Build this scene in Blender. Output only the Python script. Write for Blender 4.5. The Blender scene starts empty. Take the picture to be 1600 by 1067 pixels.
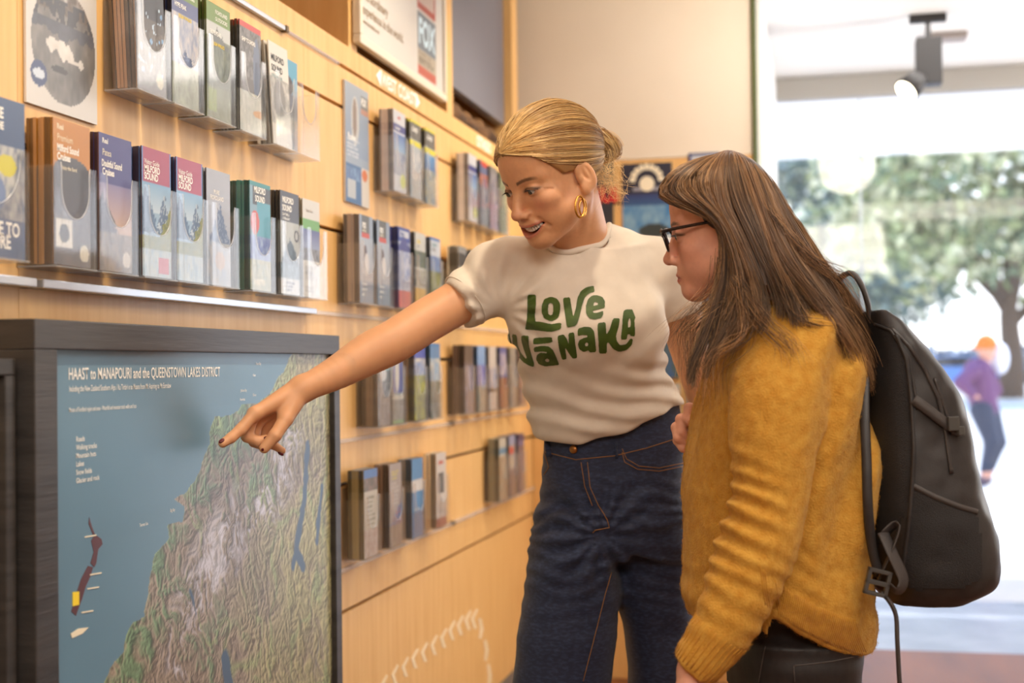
import bpy, bmesh, math, random
import numpy as np
from mathutils import Vector, Matrix
from mathutils.bvhtree import BVHTree

random.seed(7); rng = np.random.default_rng(7)
SC = bpy.context.scene; COL = SC.collection
# ------------------------------------------------------------------ camera
FPX = 2100.0; CD = 1.11; CH = 1.20; ROLL = math.radians(0.7); YAW = math.radians(12.9908); PIT = math.radians(1.0755)
_f = np.array([-math.sin(YAW)*math.cos(PIT), math.cos(YAW)*math.cos(PIT), math.sin(PIT)])
_r = np.cross(_f, [0, 0, 1.]); _r /= np.linalg.norm(_r); _u = np.cross(_r, _f)
CR = _r*math.cos(ROLL)-_u*math.sin(ROLL); CU = _r*math.sin(ROLL)+_u*math.cos(ROLL); CF = _f
CP = np.array([CD, 0, CH])
def at(px, py, t):      # world point seen at photo pixel (px,py), t metres deep
    return CP+(CF+CR*(px-800)/FPX+CU*(533.5-py)/FPX)*t
def ray(px, py): return CF+CR*(px-800)/FPX+CU*(533.5-py)/FPX
def onX(px, py, X): d = ray(px, py); return CP+d*((X-CD)/d[0])
def onY(px, py, Y): d = ray(px, py); return CP+d*(Y/d[1])
cd = bpy.data.cameras.new('camera'); cam = bpy.data.objects.new('camera', cd); COL.objects.link(cam)
cd.sensor_width = 36.0; cd.lens = 36.0*FPX/1600
M = Matrix(((CR[0], CU[0], -CF[0], CP[0]), (CR[1], CU[1], -CF[1], CP[1]), (CR[2], CU[2], -CF[2], CP[2]), (0, 0, 0, 1)))
cam.matrix_world = M; SC.camera = cam; cd.clip_start = .05; cd.clip_end = 400
cd.dof.use_dof = True; cd.dof.focus_distance = 2.3; cd.dof.aperture_fstop = 3.0
# ------------------------------------------------------------------ exposure, sky, sun, lamps
vs = SC.view_settings; vs.view_transform = 'Standard'; vs.look = 'None'; vs.exposure = 0.0; vs.gamma = 1.0; vs.use_curve_mapping = False
wd = bpy.data.worlds.new('sky'); SC.world = wd; wd.use_nodes = True
nt = wd.node_tree; bg = nt.nodes['Background']
tc = nt.nodes.new('ShaderNodeTexCoord'); sp = nt.nodes.new('ShaderNodeSeparateXYZ'); cr = nt.nodes.new('ShaderNodeValToRGB')
nt.links.new(tc.outputs['Generated'], sp.inputs[0]); nt.links.new(sp.outputs['Z'], cr.inputs[0]); nt.links.new(cr.outputs[0], bg.inputs[0])
cr.color_ramp.elements[0].color = (.95, .97, 1, 1); cr.color_ramp.elements[1].color = (.25, .45, .9, 1); cr.color_ramp.elements[1].position = .7
bg.inputs[1].default_value = 3.6
def mklight(name, kind, loc, energy, color, target=None, **kw):
    l = bpy.data.lights.new(name, kind); l.energy = energy; l.color = color
    for k, v in kw.items(): setattr(l, k, v)
    o = bpy.data.objects.new(name, l); COL.objects.link(o); o.location = loc
    if target is not None: o.rotation_euler = (Vector(target)-Vector(loc)).to_track_quat('-Z', 'Y').to_euler()
    return o
mklight('sun', 'SUN', (6, 20, 20), 6.5, (1, .95, .86), target=(4.2, 17.7, 17.2), angle=math.radians(.6))
WARM = (1, .85, .64); NEUT = (1, .90, .78)
for ly in (0.9, 2.0, 3.1, 4.2):   # track spots washing the display wall
    mklight('wall_spot', 'SPOT', (.80, ly, 2.58), 45, WARM, target=(0.0, ly+.02, 1.25), spot_size=math.radians(100), spot_blend=.8, shadow_soft_size=.035)
mklight('room_panel', 'AREA', (2.2, 1.0, 2.6), 42, NEUT, target=(2.2, 1.0, 0), shape='RECTANGLE', size=1.6, size_y=1.6)
mklight('room_panel', 'AREA', (1.15, -.7, 2.6), 58, NEUT, target=(.9, 1.2, 0.6), shape='RECTANGLE', size=1.2, size_y=1.2)
mklight('room_spot', 'SPOT', (1.3, 4.2, 2.6), 75, NEUT, target=(.45, 5.1, 2.2), spot_size=math.radians(110), spot_blend=1, shadow_soft_size=.2)
# area lamps added to brighten the hall and its ceiling, no fixture built
mklight('ceiling_fill', 'AREA', (3.7, 5.3, 1.3), 60, (1, .96, .92), target=(3.0, 5.2, 2.66), shape='DISK', size=.6)
mklight('hall_fill', 'AREA', (2.4, 5.2, 2.62), 50, (1, .95, .9), target=(2.4, 5.2, 0), shape='RECTANGLE', size=2.0, size_y=1.6)
# ------------------------------------------------------------------ helpers
def lin(c):
    c = np.asarray(c, float)
    if c.max() > 1.001: c = c/255.
    return np.where(c <= .04045, c/12.92, ((c+.055)/1.055)**2.4)
def rgba(c): return tuple(lin(c))+(1,)
MATS = {}
def mat(name, col=(200, 200, 200), rough=.5, metal=0., spec=.5, noise=None, bump=0., bscale=200., attr=None, wave=None, emit=0, sheen=0, trans=0, vary=0, sub=0):
    if name in MATS: return MATS[name]
    m = bpy.data.materials.new(name); m.use_nodes = True; n = m.node_tree; b = n.nodes['Principled BSDF']
    b.inputs['Base Color'].default_value = rgba(col); b.inputs['Roughness'].default_value = rough; b.inputs['Metallic'].default_value = metal
    b.inputs['Specular IOR Level'].default_value = spec
    if sheen: b.inputs['Sheen Weight'].default_value = sheen; b.inputs['Sheen Roughness'].default_value = .5
    if trans: b.inputs['Transmission Weight'].default_value = trans
    if sub: b.inputs['Subsurface Weight'].default_value = sub; b.inputs['Subsurface Radius'].default_value = (.012, .004, .002); b.inputs['Subsurface Scale'].default_value = 1
    if emit: b.inputs['Emission Color'].default_value = rgba(col); b.inputs['Emission Strength'].default_value = emit
    src = None
    if attr:
        a = n.nodes.new('ShaderNodeAttribute'); a.attribute_name = attr; src = a.outputs['Color']
    if noise:   # (other colour, scale xyz, lo, hi)
        co = n.nodes.new('ShaderNodeTexCoord'); mp = n.nodes.new('ShaderNodeMapping'); mp.inputs['Scale'].default_value = noise[1]
        nz = n.nodes.new('ShaderNodeTexNoise'); nz.inputs['Scale'].default_value = 1; nz.inputs['Detail'].default_value = 5
        n.links.new(co.outputs['Object'], mp.inputs[0]); n.links.new(mp.outputs[0], nz.inputs['Vector'])
        r = n.nodes.new('ShaderNodeMapRange'); r.inputs[1].default_value = noise[2]; r.inputs[2].default_value = noise[3]; n.links.new(nz.outputs[0], r.inputs[0])
        mx = n.nodes.new('ShaderNodeMix'); mx.data_type = 'RGBA'; n.links.new(r.outputs[0], mx.inputs['Factor'])
        if src: n.links.new(src, mx.inputs['A'])
        else: mx.inputs['A'].default_value = rgba(col)
        mx.inputs['B'].default_value = rgba(noise[0]); src = mx.outputs['Result']
    if src: n.links.new(src, b.inputs['Base Color'])
    if bump:
        co = n.nodes.new('ShaderNodeTexCoord'); nz = n.nodes.new('ShaderNodeTexNoise'); nz.inputs['Scale'].default_value = bscale; nz.inputs['Detail'].default_value = 4
        if wave: 
            mp = n.nodes.new('ShaderNodeMapping'); mp.inputs['Scale'].default_value = wave; n.links.new(co.outputs['Object'], mp.inputs[0]); n.links.new(mp.outputs[0], nz.inputs['Vector'])
        else: n.links.new(co.outputs['Object'], nz.inputs['Vector'])
        bp = n.nodes.new('ShaderNodeBump'); bp.inputs['Strength'].default_value = bump; bp.inputs['Distance'].default_value = .002
        n.links.new(nz.outputs[0], bp.inputs['Height']); n.links.new(bp.outputs[0], b.inputs['Normal'])
    MATS[name] = m; return m
def clear_mat(name, haze, rough, tint=(1, 1, 1), ior=1.45, bright=(.9, .93, .97)):
    m = bpy.data.materials.new(name); m.use_nodes = True; n = m.node_tree; n.nodes.clear()
    o = n.nodes.new('ShaderNodeOutputMaterial'); t = n.nodes.new('ShaderNodeBsdfTransparent'); t.inputs[0].default_value = (*tint, 1)
    g = n.nodes.new('ShaderNodeBsdfGlossy'); g.inputs['Roughness'].default_value = rough; d = n.nodes.new('ShaderNodeBsdfTranslucent'); d.inputs[0].default_value = (*bright, 1)
    d2 = n.nodes.new('ShaderNodeBsdfDiffuse'); d2.inputs[0].default_value = (*bright, 1)
    lw = n.nodes.new('ShaderNodeLayerWeight'); pw = n.nodes.new('ShaderNodeMath'); pw.operation = 'POWER'; pw.inputs[1].default_value = 4.5; n.links.new(lw.outputs['Facing'], pw.inputs[0]); lw.inputs[0].default_value = .5
    fr = n.nodes.new('ShaderNodeMath'); fr.operation = 'MULTIPLY_ADD'; fr.inputs[1].default_value = .6; fr.inputs[2].default_value = .035; n.links.new(pw.outputs[0], fr.inputs[0])
    a = n.nodes.new('ShaderNodeMixShader'); b = n.nodes.new('ShaderNodeMixShader'); c = n.nodes.new('ShaderNodeMixShader')
    n.links.new(d.outputs[0], c.inputs[1]); n.links.new(d2.outputs[0], c.inputs[2]); c.inputs[0].default_value = .6
    a.inputs[0].default_value = haze; n.links.new(t.outputs[0], a.inputs[1]); n.links.new(c.outputs[0], a.inputs[2])
    n.links.new(fr.outputs[0], b.inputs[0]); n.links.new(a.outputs[0], b.inputs[1]); n.links.new(g.outputs[0], b.inputs[2])
    n.links.new(b.outputs[0], o.inputs[0]); return m
def mesh(name, V, Fc, m=None, smooth=False, cols=None):
    me = bpy.data.meshes.new(name)
    if isinstance(Fc, np.ndarray):
        V = np.asarray(V, np.float32); k = Fc.shape[1]; me.vertices.add(len(V)); me.vertices.foreach_set('co', V.ravel())
        me.loops.add(Fc.size); me.loops.foreach_set('vertex_index', Fc.astype(np.int32).ravel())
        me.polygons.add(len(Fc)); me.polygons.foreach_set('loop_start', np.arange(0, Fc.size, k, dtype=np.int32))
        me.update(calc_edges=True)
    else: me.from_pydata([tuple(map(float, v)) for v in V], [], [tuple(int(i) for i in f) for f in Fc])
    if smooth: me.polygons.foreach_set('use_smooth', np.ones(len(me.polygons), bool))
    if cols is not None:
        a = me.color_attributes.new('Col', 'FLOAT_COLOR', 'POINT'); c = np.ones((len(V), 4), np.float32); c[:, :3] = cols; a.data.foreach_set('color', c.ravel())
    if m: me.materials.append(m)
    me.update(); return me
def obj(name, me, parent=None, loc=(0, 0, 0), rot=(0, 0, 0), **props):
    o = bpy.data.objects.new(name, me); COL.objects.link(o); o.parent = parent; o.location = loc; o.rotation_euler = rot
    for k, v in props.items(): o[k] = v
    return o
def thing(name, label, cat, loc=(0, 0, 0), group=None, rot=(0, 0, 0)):
    o = obj(name, None, None, loc, rot, label=label, category=cat); o.empty_display_size = .05
    if group: o['group'] = group
    return o
def tag(o, label, cat, group=None):
    o['label'] = label; o['category'] = cat
    if group: o['group'] = group
    return o
class G:
    def __init__(s): s.v = []; s.f = []
    def add(s, V, Fc): n = len(s.v); s.v += [tuple(map(float, p)) for p in V]; s.f += [tuple(i+n for i in f) for f in Fc]; return s
    def box(s, x0, y0, z0, x1, y1, z1, bev=0):
        if bev > 0:
            bm = bmesh.new(); bmesh.ops.create_cube(bm, size=1)
            for v in bm.verts: v.co = ((v.co.x+.5)*(x1-x0)+x0, (v.co.y+.5)*(y1-y0)+y0, (v.co.z+.5)*(z1-z0)+z0)
            bmesh.ops.bevel(bm, geom=bm.edges[:], offset=bev, segments=2, affect='EDGES', profile=.6)
            bm.verts.index_update(); s.add([v.co[:] for v in bm.verts], [[v.index for v in f.verts] for f in bm.faces]); bm.free(); return s
        return s.add([(x0, y0, z0), (x1, y0, z0), (x1, y1, z0), (x0, y1, z0), (x0, y0, z1), (x1, y0, z1), (x1, y1, z1), (x0, y1, z1)],
                     [(3, 2, 1, 0), (4, 5, 6, 7), (0, 1, 5, 4), (1, 2, 6, 5), (2, 3, 7, 6), (3, 0, 4, 7)])
    def tube(s, P, r, n=8, cap=True, flat=None):
        P = [np.array(p, float) for p in P]; m = len(P); r = [r]*m if np.isscalar(r) else list(r); V = []
        T = [P[min(i+1, m-1)]-P[max(i-1, 0)] for i in range(m)]; T = [t/(np.linalg.norm(t)+1e-9) for t in T]
        up = np.array([0, 0, 1.]) if abs(T[0][2]) < .9 else np.array([1., 0, 0])
        a = np.cross(T[0], up); a /= np.linalg.norm(a)
        for i in range(m):
            a = a-T[i]*(a@T[i]); a /= np.linalg.norm(a)+1e-9; b = np.cross(T[i], a)
            for k in range(n):
                w = 2*math.pi*k/n; V.append(P[i]+r[i]*(a*math.cos(w)+b*math.sin(w)*(flat or 1)))
        F = [(i*n+k, i*n+(k+1) % n, (i+1)*n+(k+1) % n, (i+1)*n+k) for i in range(m-1) for k in range(n)]
        if cap: F += [tuple(range(n))[::-1], tuple((m-1)*n+k for k in range(n))]
        return s.add(V, F)
    def prism(s, poly, axis, a, b):   # polygon extruded along an axis (0,1,2) from a to b
        n = len(poly); V = []
        for h in (a, b):
            for (p, q) in poly: V.append({0: (h, p, q), 1: (p, h, q), 2: (p, q, h)}[axis])
        return s.add(V, [tuple(range(n))[::-1], tuple(range(n, 2*n))]+[(i, (i+1) % n, n+(i+1) % n, n+i) for i in range(n)])
    def me(s, name, m, smooth=False):
        me = mesh(name, s.v, s.f, m, smooth); bm = bmesh.new(); bm.from_mesh(me); bmesh.ops.recalc_face_normals(bm, faces=bm.faces); bm.to_mesh(me); bm.free(); return me
def bx(name, m, x0, y0, z0, x1, y1, z1, parent=None, bev=0, **p): return obj(name, G().box(x0, y0, z0, x1, y1, z1, bev).me(name, m), parent, **p)
def text_mesh(name, s, h, m, bold=0.0, squeeze=1.0, spacing=1.0, align='LEFT', ext=.0002, line=.95):
    c = bpy.data.curves.new(name, 'FONT'); c.body = s; c.size = 1; c.offset = bold; c.space_character = spacing; c.align_x = align; c.resolution_u = 3; c.space_line = line
    o = bpy.data.objects.new(name, c); COL.objects.link(o); dg = bpy.context.evaluated_depsgraph_get(); dg.update()
    me = bpy.data.meshes.new_from_object(o.evaluated_get(dg)); bpy.data.objects.remove(o); bpy.data.curves.remove(c)
    k = h/.70; me.transform(Matrix.Diagonal((k*squeeze, k, 1, 1))); me.materials.clear(); me.materials.append(m); me.name = name; return me
def MX(loc, normal='+X'):
    if normal == '+X': return Matrix(((0, 0, 1, loc[0]), (1, 0, 0, loc[1]), (0, 1, 0, loc[2]), (0, 0, 0, 1)))
    return Matrix(((1, 0, 0, loc[0]), (0, 0, -1, loc[1]), (0, 1, 0, loc[2]), (0, 0, 0, 1)))
def put(o, mx): o.matrix_local = mx; return o
def vnoise(P, seed=0):   # cheap smooth 3-D value noise, P (N,3) -> [-1,1]
    P = np.asarray(P); i = np.floor(P).astype(np.int64); f = P-i; f = f*f*(3-2*f); out = 0
    for dx in (0, 1):
        for dy in (0, 1):
            for dz in (0, 1):
                h = (i[:, 0]+dx)*374761393+(i[:, 1]+dy)*668265263+(i[:, 2]+dz)*2147483647+seed*974634777
                h = (h ^ (h >> 13))*1274126177; h = ((h ^ (h >> 16)) & 0xffff)/32767.5-1
                out = out+h*(f[:, 0] if dx else 1-f[:, 0])*(f[:, 1] if dy else 1-f[:, 1])*(f[:, 2] if dz else 1-f[:, 2])
    return out
# ================================================================== THE ROOM
WOOD = (228, 183, 118)
mw = mat('maple_plywood', WOOD, .42, noise=((216, 166, 100), (40, 40, 3.5), .35, .75), bump=.05, bscale=60)
mw = bpy.data.materials['maple_plywood']
mdark = mat('groove_shadow', (70, 52, 38), .7)
mcream = mat('cream_paint', (226, 214, 196), .8, noise=((218, 205, 186), (2, 2, 2), .3, .7))
mwhite = mat('white_paint', (248, 247, 244), .7)
medge = mat('ply_edge', (205, 150, 86), .5, noise=((160, 104, 56), (4, 4, 160), .4, .7))
ZJ = [0.10, .626, .926, 1.225, 1.525, 1.826, 1.926]
YJ = [-1.2, 0.55, 1.70, 2.79, 3.95, 5.14]
wl = obj('wall_left', G().box(-.10, -2.6, 0, -.022, 5.26, 1.926).me('wall_left', mdark), kind='structure')
for i in range(len(ZJ)-1):
    for j in range(len(YJ)-1):
        g0 = .0045
        obj('panel', G().box(-.0215, YJ[j]+.0006, ZJ[i]+(g0 if i else 0), 0, YJ[j+1]-.0006, ZJ[i+1]-g0).me('panel', mw), wl)
bx('baseboard_left', mat('skirting', (120, 112, 104), .5), -.022, -1.2, 0, -.004, 5.14, .098, kind='structure')
# top panel with ledge and open cubbies above
obj('panel', G().box(-.0215, -1.2, 1.9305, 0, 5.14, 1.982).me('panel', mw), wl)
cub = obj('wall_left_upper', G().box(-.47, -2.6, 1.9, -.45, 5.26, 2.66).me('cubby_back', mat('cubby_back', (150, 98, 50), .6, noise=((110, 70, 36), (6, 6, 6), .4, .7))), kind='structure')
obj('shelf_board', G().box(-.45, -1.2, 1.955, -.0225, 5.14, 1.981).me('shelf_board', medge), cub)
for (a, b) in ((3.085, 3.145), (3.965, 4.035), (4.87, 4.96), (1.9, 1.96), (.7, .76)):
    obj('divider', G().box(-.45, a, 1.9825, -.001, b, 2.655).me('divider', mw), cub)
# floor
mfl = mat('floor_wood', (124, 72, 34), .5, noise=((98, 54, 26), (6, 1.2, 1), .3, .7), bump=.05, bscale=30)
bx('floor', mfl, -.5, -2.6, -.1, 4.6, 5.84, 0, kind='structure')
bx('floor_entrance', mat('floor_tile', (142, 150, 166), .3, noise=((124, 132, 150), (5, 5, 1), .4, .6)), -.5, 5.84, -.1, 4.6, 7.1, -.002, kind='structure')
bx('ceiling', mwhite, -.5, -2.6, 2.66, 4.6, 7.12, 2.76, kind='structure')
bx('wall_right', mcream, 4.6, -2.6, 0, 4.7, 7.1, 2.66, kind='structure')
bx('wall_behind', mcream, -.5, -2.7, 0, 4.7, -2.6, 2.66, kind='structure')
# back wall: slat panels below, cream above
wb = obj('wall_back', G().box(-.05, 5.165, 0, .868, 5.25, 2.66).me('wall_back', mdark), kind='structure')
ZB = [0.0, .326, .626, .926, 1.225, 1.525, 1.826, 1.995]
for i in range(len(ZB)-1):
    obj('panel', G().box(0.001, 5.1405, ZB[i]+(.0045 if i else 0), .866, 5.1645, ZB[i+1]-.0045).me('panel', mw), wb)
obj('painted_panel', G().box(-.44, 5.1405, 1.993, .866, 5.1645, 2.658).me('painted_panel', mcream), wb)
bx('trim_1', mat('green_glass_edge', (74, 84, 30), .3), .868, 5.125, 0.0, .884, 5.25, 2.659, kind='structure')
bx('wall_entrance_side', mwhite, .80, 5.252, 0, .90, 7.0, 2.66, kind='structure')
# shop window
mal = mat('grey_aluminium', (150, 152, 154), .4, metal=.3)
glass = clear_mat('window_glass', .02, .02)
win = obj('window_1', G().box(.902, 6.98, 2.545, 4.6, 7.06, 2.655).me('window_1', mat('header_grey', (176, 172, 164), .6)), kind='structure')
p0 = onY(1195, 300, 6.98)[0]; p1 = onY(1211, 300, 6.98)[0]
obj('window_post', G().box(p0, 6.98, 0, p1, 7.06, 2.545).me('window_post', mal), win)
px2 = onY(1345, 300, 7)[0]
obj('pane', G().box(p1, 7.015, .0, px2-.004, 7.027, 2.545).me('pane', glass), win)
obj('pane', G().box(px2+.004, 7.015, .0, 4.6, 7.027, 2.545).me('pane', glass), win)
obj('joint', G().box(px2-.004, 7.012, .0, px2+.004, 7.03, 2.545).me('joint', mat('joint', (200, 210, 220), .3)), win)
# spotlight on the ceiling and a ceiling plate
mblk = mat('black_metal', (46, 44, 44), .5)
a = at(1450, 60, 5.65); zc = 2.66
t = thing('spotlight', 'black box spotlight hanging from the white ceiling near the window', 'spotlight', (a[0], a[1], zc))
obj('mount', G().box(-.075, -.02, -.035, .075, .02, -.0005, .004).me('mount', mblk), t)
g = G(); g.tube([(0, 0, -.03), (0, 0, -.12)], .012, 10); obj('stem', g.me('stem', mblk), t)
obj('housing', G().box(-.052, -.052, -.30, .052, .052, -.105, .004).me('housing', mblk), t)
g = G(); d = np.array([-.62, -.42, -.66]); d /= np.linalg.norm(d); s0 = np.array([-.035, -.05, -.27])
g.tube([s0, s0+d*.03, s0+d*.10], [.03, .045, .055], 20); obj('lamp_head', g.me('lamp_head', mblk, True), t)
g = G(); g.tube([s0+d*.101, s0+d*.104], .048, 20); obj('lens', g.me('lens', mat('lamp_lens', (255, 244, 214), .5, emit=7)), t, label='glowing round lens')
b = at(1478, 30, 6.0)
o = tag(bx('ceiling_plate', mat('plate_grey', (160, 150, 144), .5), b[0]-.085, b[1]-.05, 2.63, b[0]+.085, b[1]+.05, 2.6595, bev=.003), 'small grey-brown box plate fixed to the ceiling behind the spotlight', 'ceiling fitting')
# reflective exit-sign like plate seen beyond the glass
# ------------------------------------------------------------------ outside
mpav = mat('pale_paving', (205, 200, 192), .8, noise=((180, 176, 170), (.6, .6, 1), .4, .7))
bx('ground', mpav, -60, 7.12, -.12, 90, 160, -.01, kind='structure')
mcan = mat('canopy_white', (240, 240, 240), .8)
cn = bx('canopy', mcan, .2, 7.1, 2.72, 8, 8.85, 2.86); tag(cn, 'inner white canopy slab right outside the shop window', 'canopy')
cn = bx('canopy', mcan, .2, 9.1, 2.72, 8, 10.2, 2.86); tag(cn, 'outer white canopy slab over the pavement beyond the window', 'canopy')
for X in (.3, 7.8):
    bx('canopy_beam', mcan, X, 8.84, 2.74, X+.1, 9.11, 2.84, label='white beam joining the two canopy slabs', category='beam', group='canopy beams')
for X, Y in ((-.2, 8.5), (8.1, 8.5), (-.2, 10.0), (8.1, 10.0)):
    bx('canopy_column', mcan, X-.08 if X < 0 else X-.16, Y-.08, -.01, X+.4 if X < 0 else X, Y+.08, 2.72, label='white column carrying a canopy slab outside', category='column', group='canopy columns')
mbark = mat('bark', (92, 74, 58), .9, bump=.5, bscale=8)
def leafy(name, c, R, n, size, cols, parent, seed, m, flat=.8):
    r = np.random.default_rng(seed); V = np.zeros((n, 4, 3)); cl = np.zeros((n, 4, 3))
    nb = 60; bl = r.normal(size=(nb, 3)); bl /= np.linalg.norm(bl, axis=1)[:, None]; bl *= r.uniform(.3, 1, (nb, 1))**.5; bl *= R*.85
    k = r.integers(0, nb, n); p = bl[k]+r.normal(size=(n, 3))*np.array(R)*.13
    u = r.normal(size=(n, 3)); u /= np.linalg.norm(u, axis=1)[:, None]; w = np.cross(u, r.normal(size=(n, 3))); w /= np.linalg.norm(w, axis=1)[:, None]
    s = size*r.uniform(.4, 1.2, (n, 1))
    V[:, 0] = p-u*s; V[:, 1] = p-w*s*.5; V[:, 2] = p+u*s; V[:, 3] = p+w*s*.5
    cc = lin(cols)[r.integers(0, len(cols), n)]; cl[:] = cc[:, None, :]
    return obj(name, mesh(name, (V+np.array(c)).reshape(-1, 3), np.arange(n*4).reshape(n, 4), m, cols=cl.reshape(-1, 3)), parent, kind='stuff')
mleaf = mat('leaves', (120, 130, 80), .5, attr='Col', spec=.6)
def tree(px, pybase, Y, rad, hgt, label, seed, cols, n=9000, crown=None):
    base = onY(px, pybase, Y); base[2] = 0
    t = thing('tree', label, 'tree', base, group='trees beyond the forecourt')
    g = G(); g.tube([(0, 0, -.2), (.1, 0, 1.2), (0, 0, 2.6), (.15, 0, hgt*.6)], [.48, .36, .3, .12], 10)
    for q in range(7):
        aa = q*.9+.3; g.tube([(0, 0, 2.3+q*.2), (math.cos(aa)*rad*.3, math.sin(aa)*rad*.3, 4.2+q*.3), (math.cos(aa)*rad*.7, math.sin(aa)*rad*.7, 5.6+q*.4)], [.2, .12, .04], 6)
    obj('trunk', g.me('trunk', mbark, True), t)
    leafy('foliage', (0, 0, crown[0]), np.array([rad, rad, crown[1]]), n, .28, cols, t, seed, mleaf)
    return t
GR = [(170, 176, 120), (130, 142, 92), (206, 204, 156), (104, 120, 84), (220, 216, 176)]
tree(1578, 600, 46, 6.6, 10, 'big olive-green tree with thick trunk at the right beyond the forecourt', 3, GR, 12000, (7.2, 4.2))
tree(1290, 600, 66, 7.4, 9, 'grey-green loose tree behind the glass joint left of the big tree', 5, [(96, 118, 110), (76, 100, 92), (130, 150, 140), (150, 160, 130)], 15000, (6.9, 5.7))
tree(1165, 600, 88, 7, 9, 'dark tree at the window post mostly hidden by the brown hair', 8, [(96, 118, 110), (76, 100, 92), (150, 160, 130)], 6000, (6.2, 4.6))
# far cars and hedge
def car(px, Y, col, label, L=4.3):
    c = onY(px, 600, Y); t = thing('car', label, 'car', (c[0], c[1], 0), group=None)
    mb = mat('car_'+label.split()[0], col, .25)
    pr = [(-2.1, .35), (-2.15, .8), (-1.9, .95), (-1.2, 1.0), (-.7, 1.42), (.7, 1.45), (1.4, 1.0), (2.0, .88), (2.15, .6), (2.1, .3)]
    obj('body', G().prism([(x*L/4.3, z) for x, z in pr], 1, -.85, .85).me('body', mb), t)
    obj('side_windows', G().prism([(-1.1, 1.0), (-.65, 1.37), (.65, 1.4), (1.2, 1.0)], 1, -.86, .86).me('side_windows', mat('car_glass', (40, 46, 56), .1)), t)
    for s in (-1.3, 1.35):
        for y in (-.88, .72):
            g = G(); g.tube([(s, y, .33), (s, y+.16, .33)], .33, 16); obj('wheel', g.me('wheel', mblk), t)
car(1490, 56, (96, 140, 205), 'blue car parked far beyond the forecourt left of the runner')
car(1395, 60, (240, 240, 244), 'white car parked far behind, seen left of the blue car')
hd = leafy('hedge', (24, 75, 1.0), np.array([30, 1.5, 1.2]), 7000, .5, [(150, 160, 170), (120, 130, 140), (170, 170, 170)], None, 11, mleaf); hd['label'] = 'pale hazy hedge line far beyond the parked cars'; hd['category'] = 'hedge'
# ================================================================== PRINTED THINGS ON THE WALL
mprint = mat('printed_paper', (200, 200, 200), .32, attr='Col', spec=.5)
macr = clear_mat('clear_acrylic', .035, .08)
macr2 = clear_mat('clear_acrylic_edge', .28, .15)
mtxt = {k: mat('ink_'+k, c, .5) for k, c in dict(white=(240, 238, 232), black=(40, 40, 44), cream=(236, 226, 200), teal=(60, 130, 140), red=(190, 50, 40), yellow=(240, 210, 40), grey=(150, 140, 130), blue=(30, 60, 140), brown=(140, 116, 84)).items()}
def canvas(w, h, ops, seed=0):
    yy, xx = np.mgrid[0:h, 0:w]; y = (yy+.5)/h; x = (xx+.5)/w; I = np.ones((h, w, 3))*lin((230, 230, 228)); r = np.random.default_rng(seed)
    P = np.stack([x.ravel()*3, y.ravel()*3*h/w*.5, np.full(x.size, seed*3.7)], 1)
    def nz(s, k=0): return (vnoise(P*s*1.9, seed+k)*.6+vnoise(P*s*4.3, seed+k+9)*.5+vnoise(P*s*9, seed+k+5)*.3).reshape(h, w)
    for o in ops:
        t = o[0]
        if t == 'bg': I[:] = lin(o[1])
        elif t == 'rect': m = (x >= o[1]) & (x <= o[3]) & (y >= o[2]) & (y <= o[4]); I[m] = lin(o[5])
        elif t == 'grad':
            m = (y >= o[1]) & (y <= o[2]); k = np.clip((y-o[1])/(o[2]-o[1]), 0, 1)[..., None]; c = lin(o[3])*(1-k)+lin(o[4])*k; I[m] = c[m]
        elif t == 'ell': m = ((x-o[1])/o[3])**2+((y-o[2])/o[4])**2 <= 1; I[m] = lin(o[5])
        elif t == 'noise':   # y0,y1,c0,c1,scale
            m = (y >= o[1]) & (y <= o[2]); k = np.clip(nz(o[5])*.9+.5, 0, 1)[..., None]; c = lin(o[3])*(1-k)+lin(o[4])*k; I[m] = c[m]
        elif t == 'ellnoise':
            m = ((x-o[1])/o[3])**2+((y-o[2])/o[4])**2 <= 1; k = np.clip(nz(o[7])*.9+.5, 0, 1)[..., None]; c = lin(o[5])*(1-k)+lin(o[6])*k; I[m] = c[m]
        elif t == 'mount':   # base y, peak x, peak y, width, colour, snow
            top = o[3]+np.abs(x-o[2])/o[4]*(o[1]-o[3])+.05*nz(3, 4); m = (y > top) & (y < o[1]); I[m] = lin(o[5]); I[m & (nz(4, 7) > .25)] = lin(o[6])
        elif t == 'dots':
            for _ in range(o[5]):
                cx, cy = r.uniform(.1, .95), r.uniform(o[1], o[2]); q = r.uniform(.4, 1)*o[4]; m = ((x-cx)**2+((y-cy)*h/w)**2) < q*q; I[m] = lin(o[3])
        elif t == 'lines':   # text-like rows  x0,x1,y0,y1,n,colour
            for q in range(o[5]):
                yc = o[3]+(q+.5)*(o[4]-o[3])/o[5]; m = (np.abs(y-yc) < (o[4]-o[3])/o[5]*.28) & (x > o[1]) & (x < o[1]+(o[2]-o[1])*(.6+.4*r.random())) & (nz(9, q) > -.35); I[m] = lin(o[6])
    return I*.74
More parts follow.
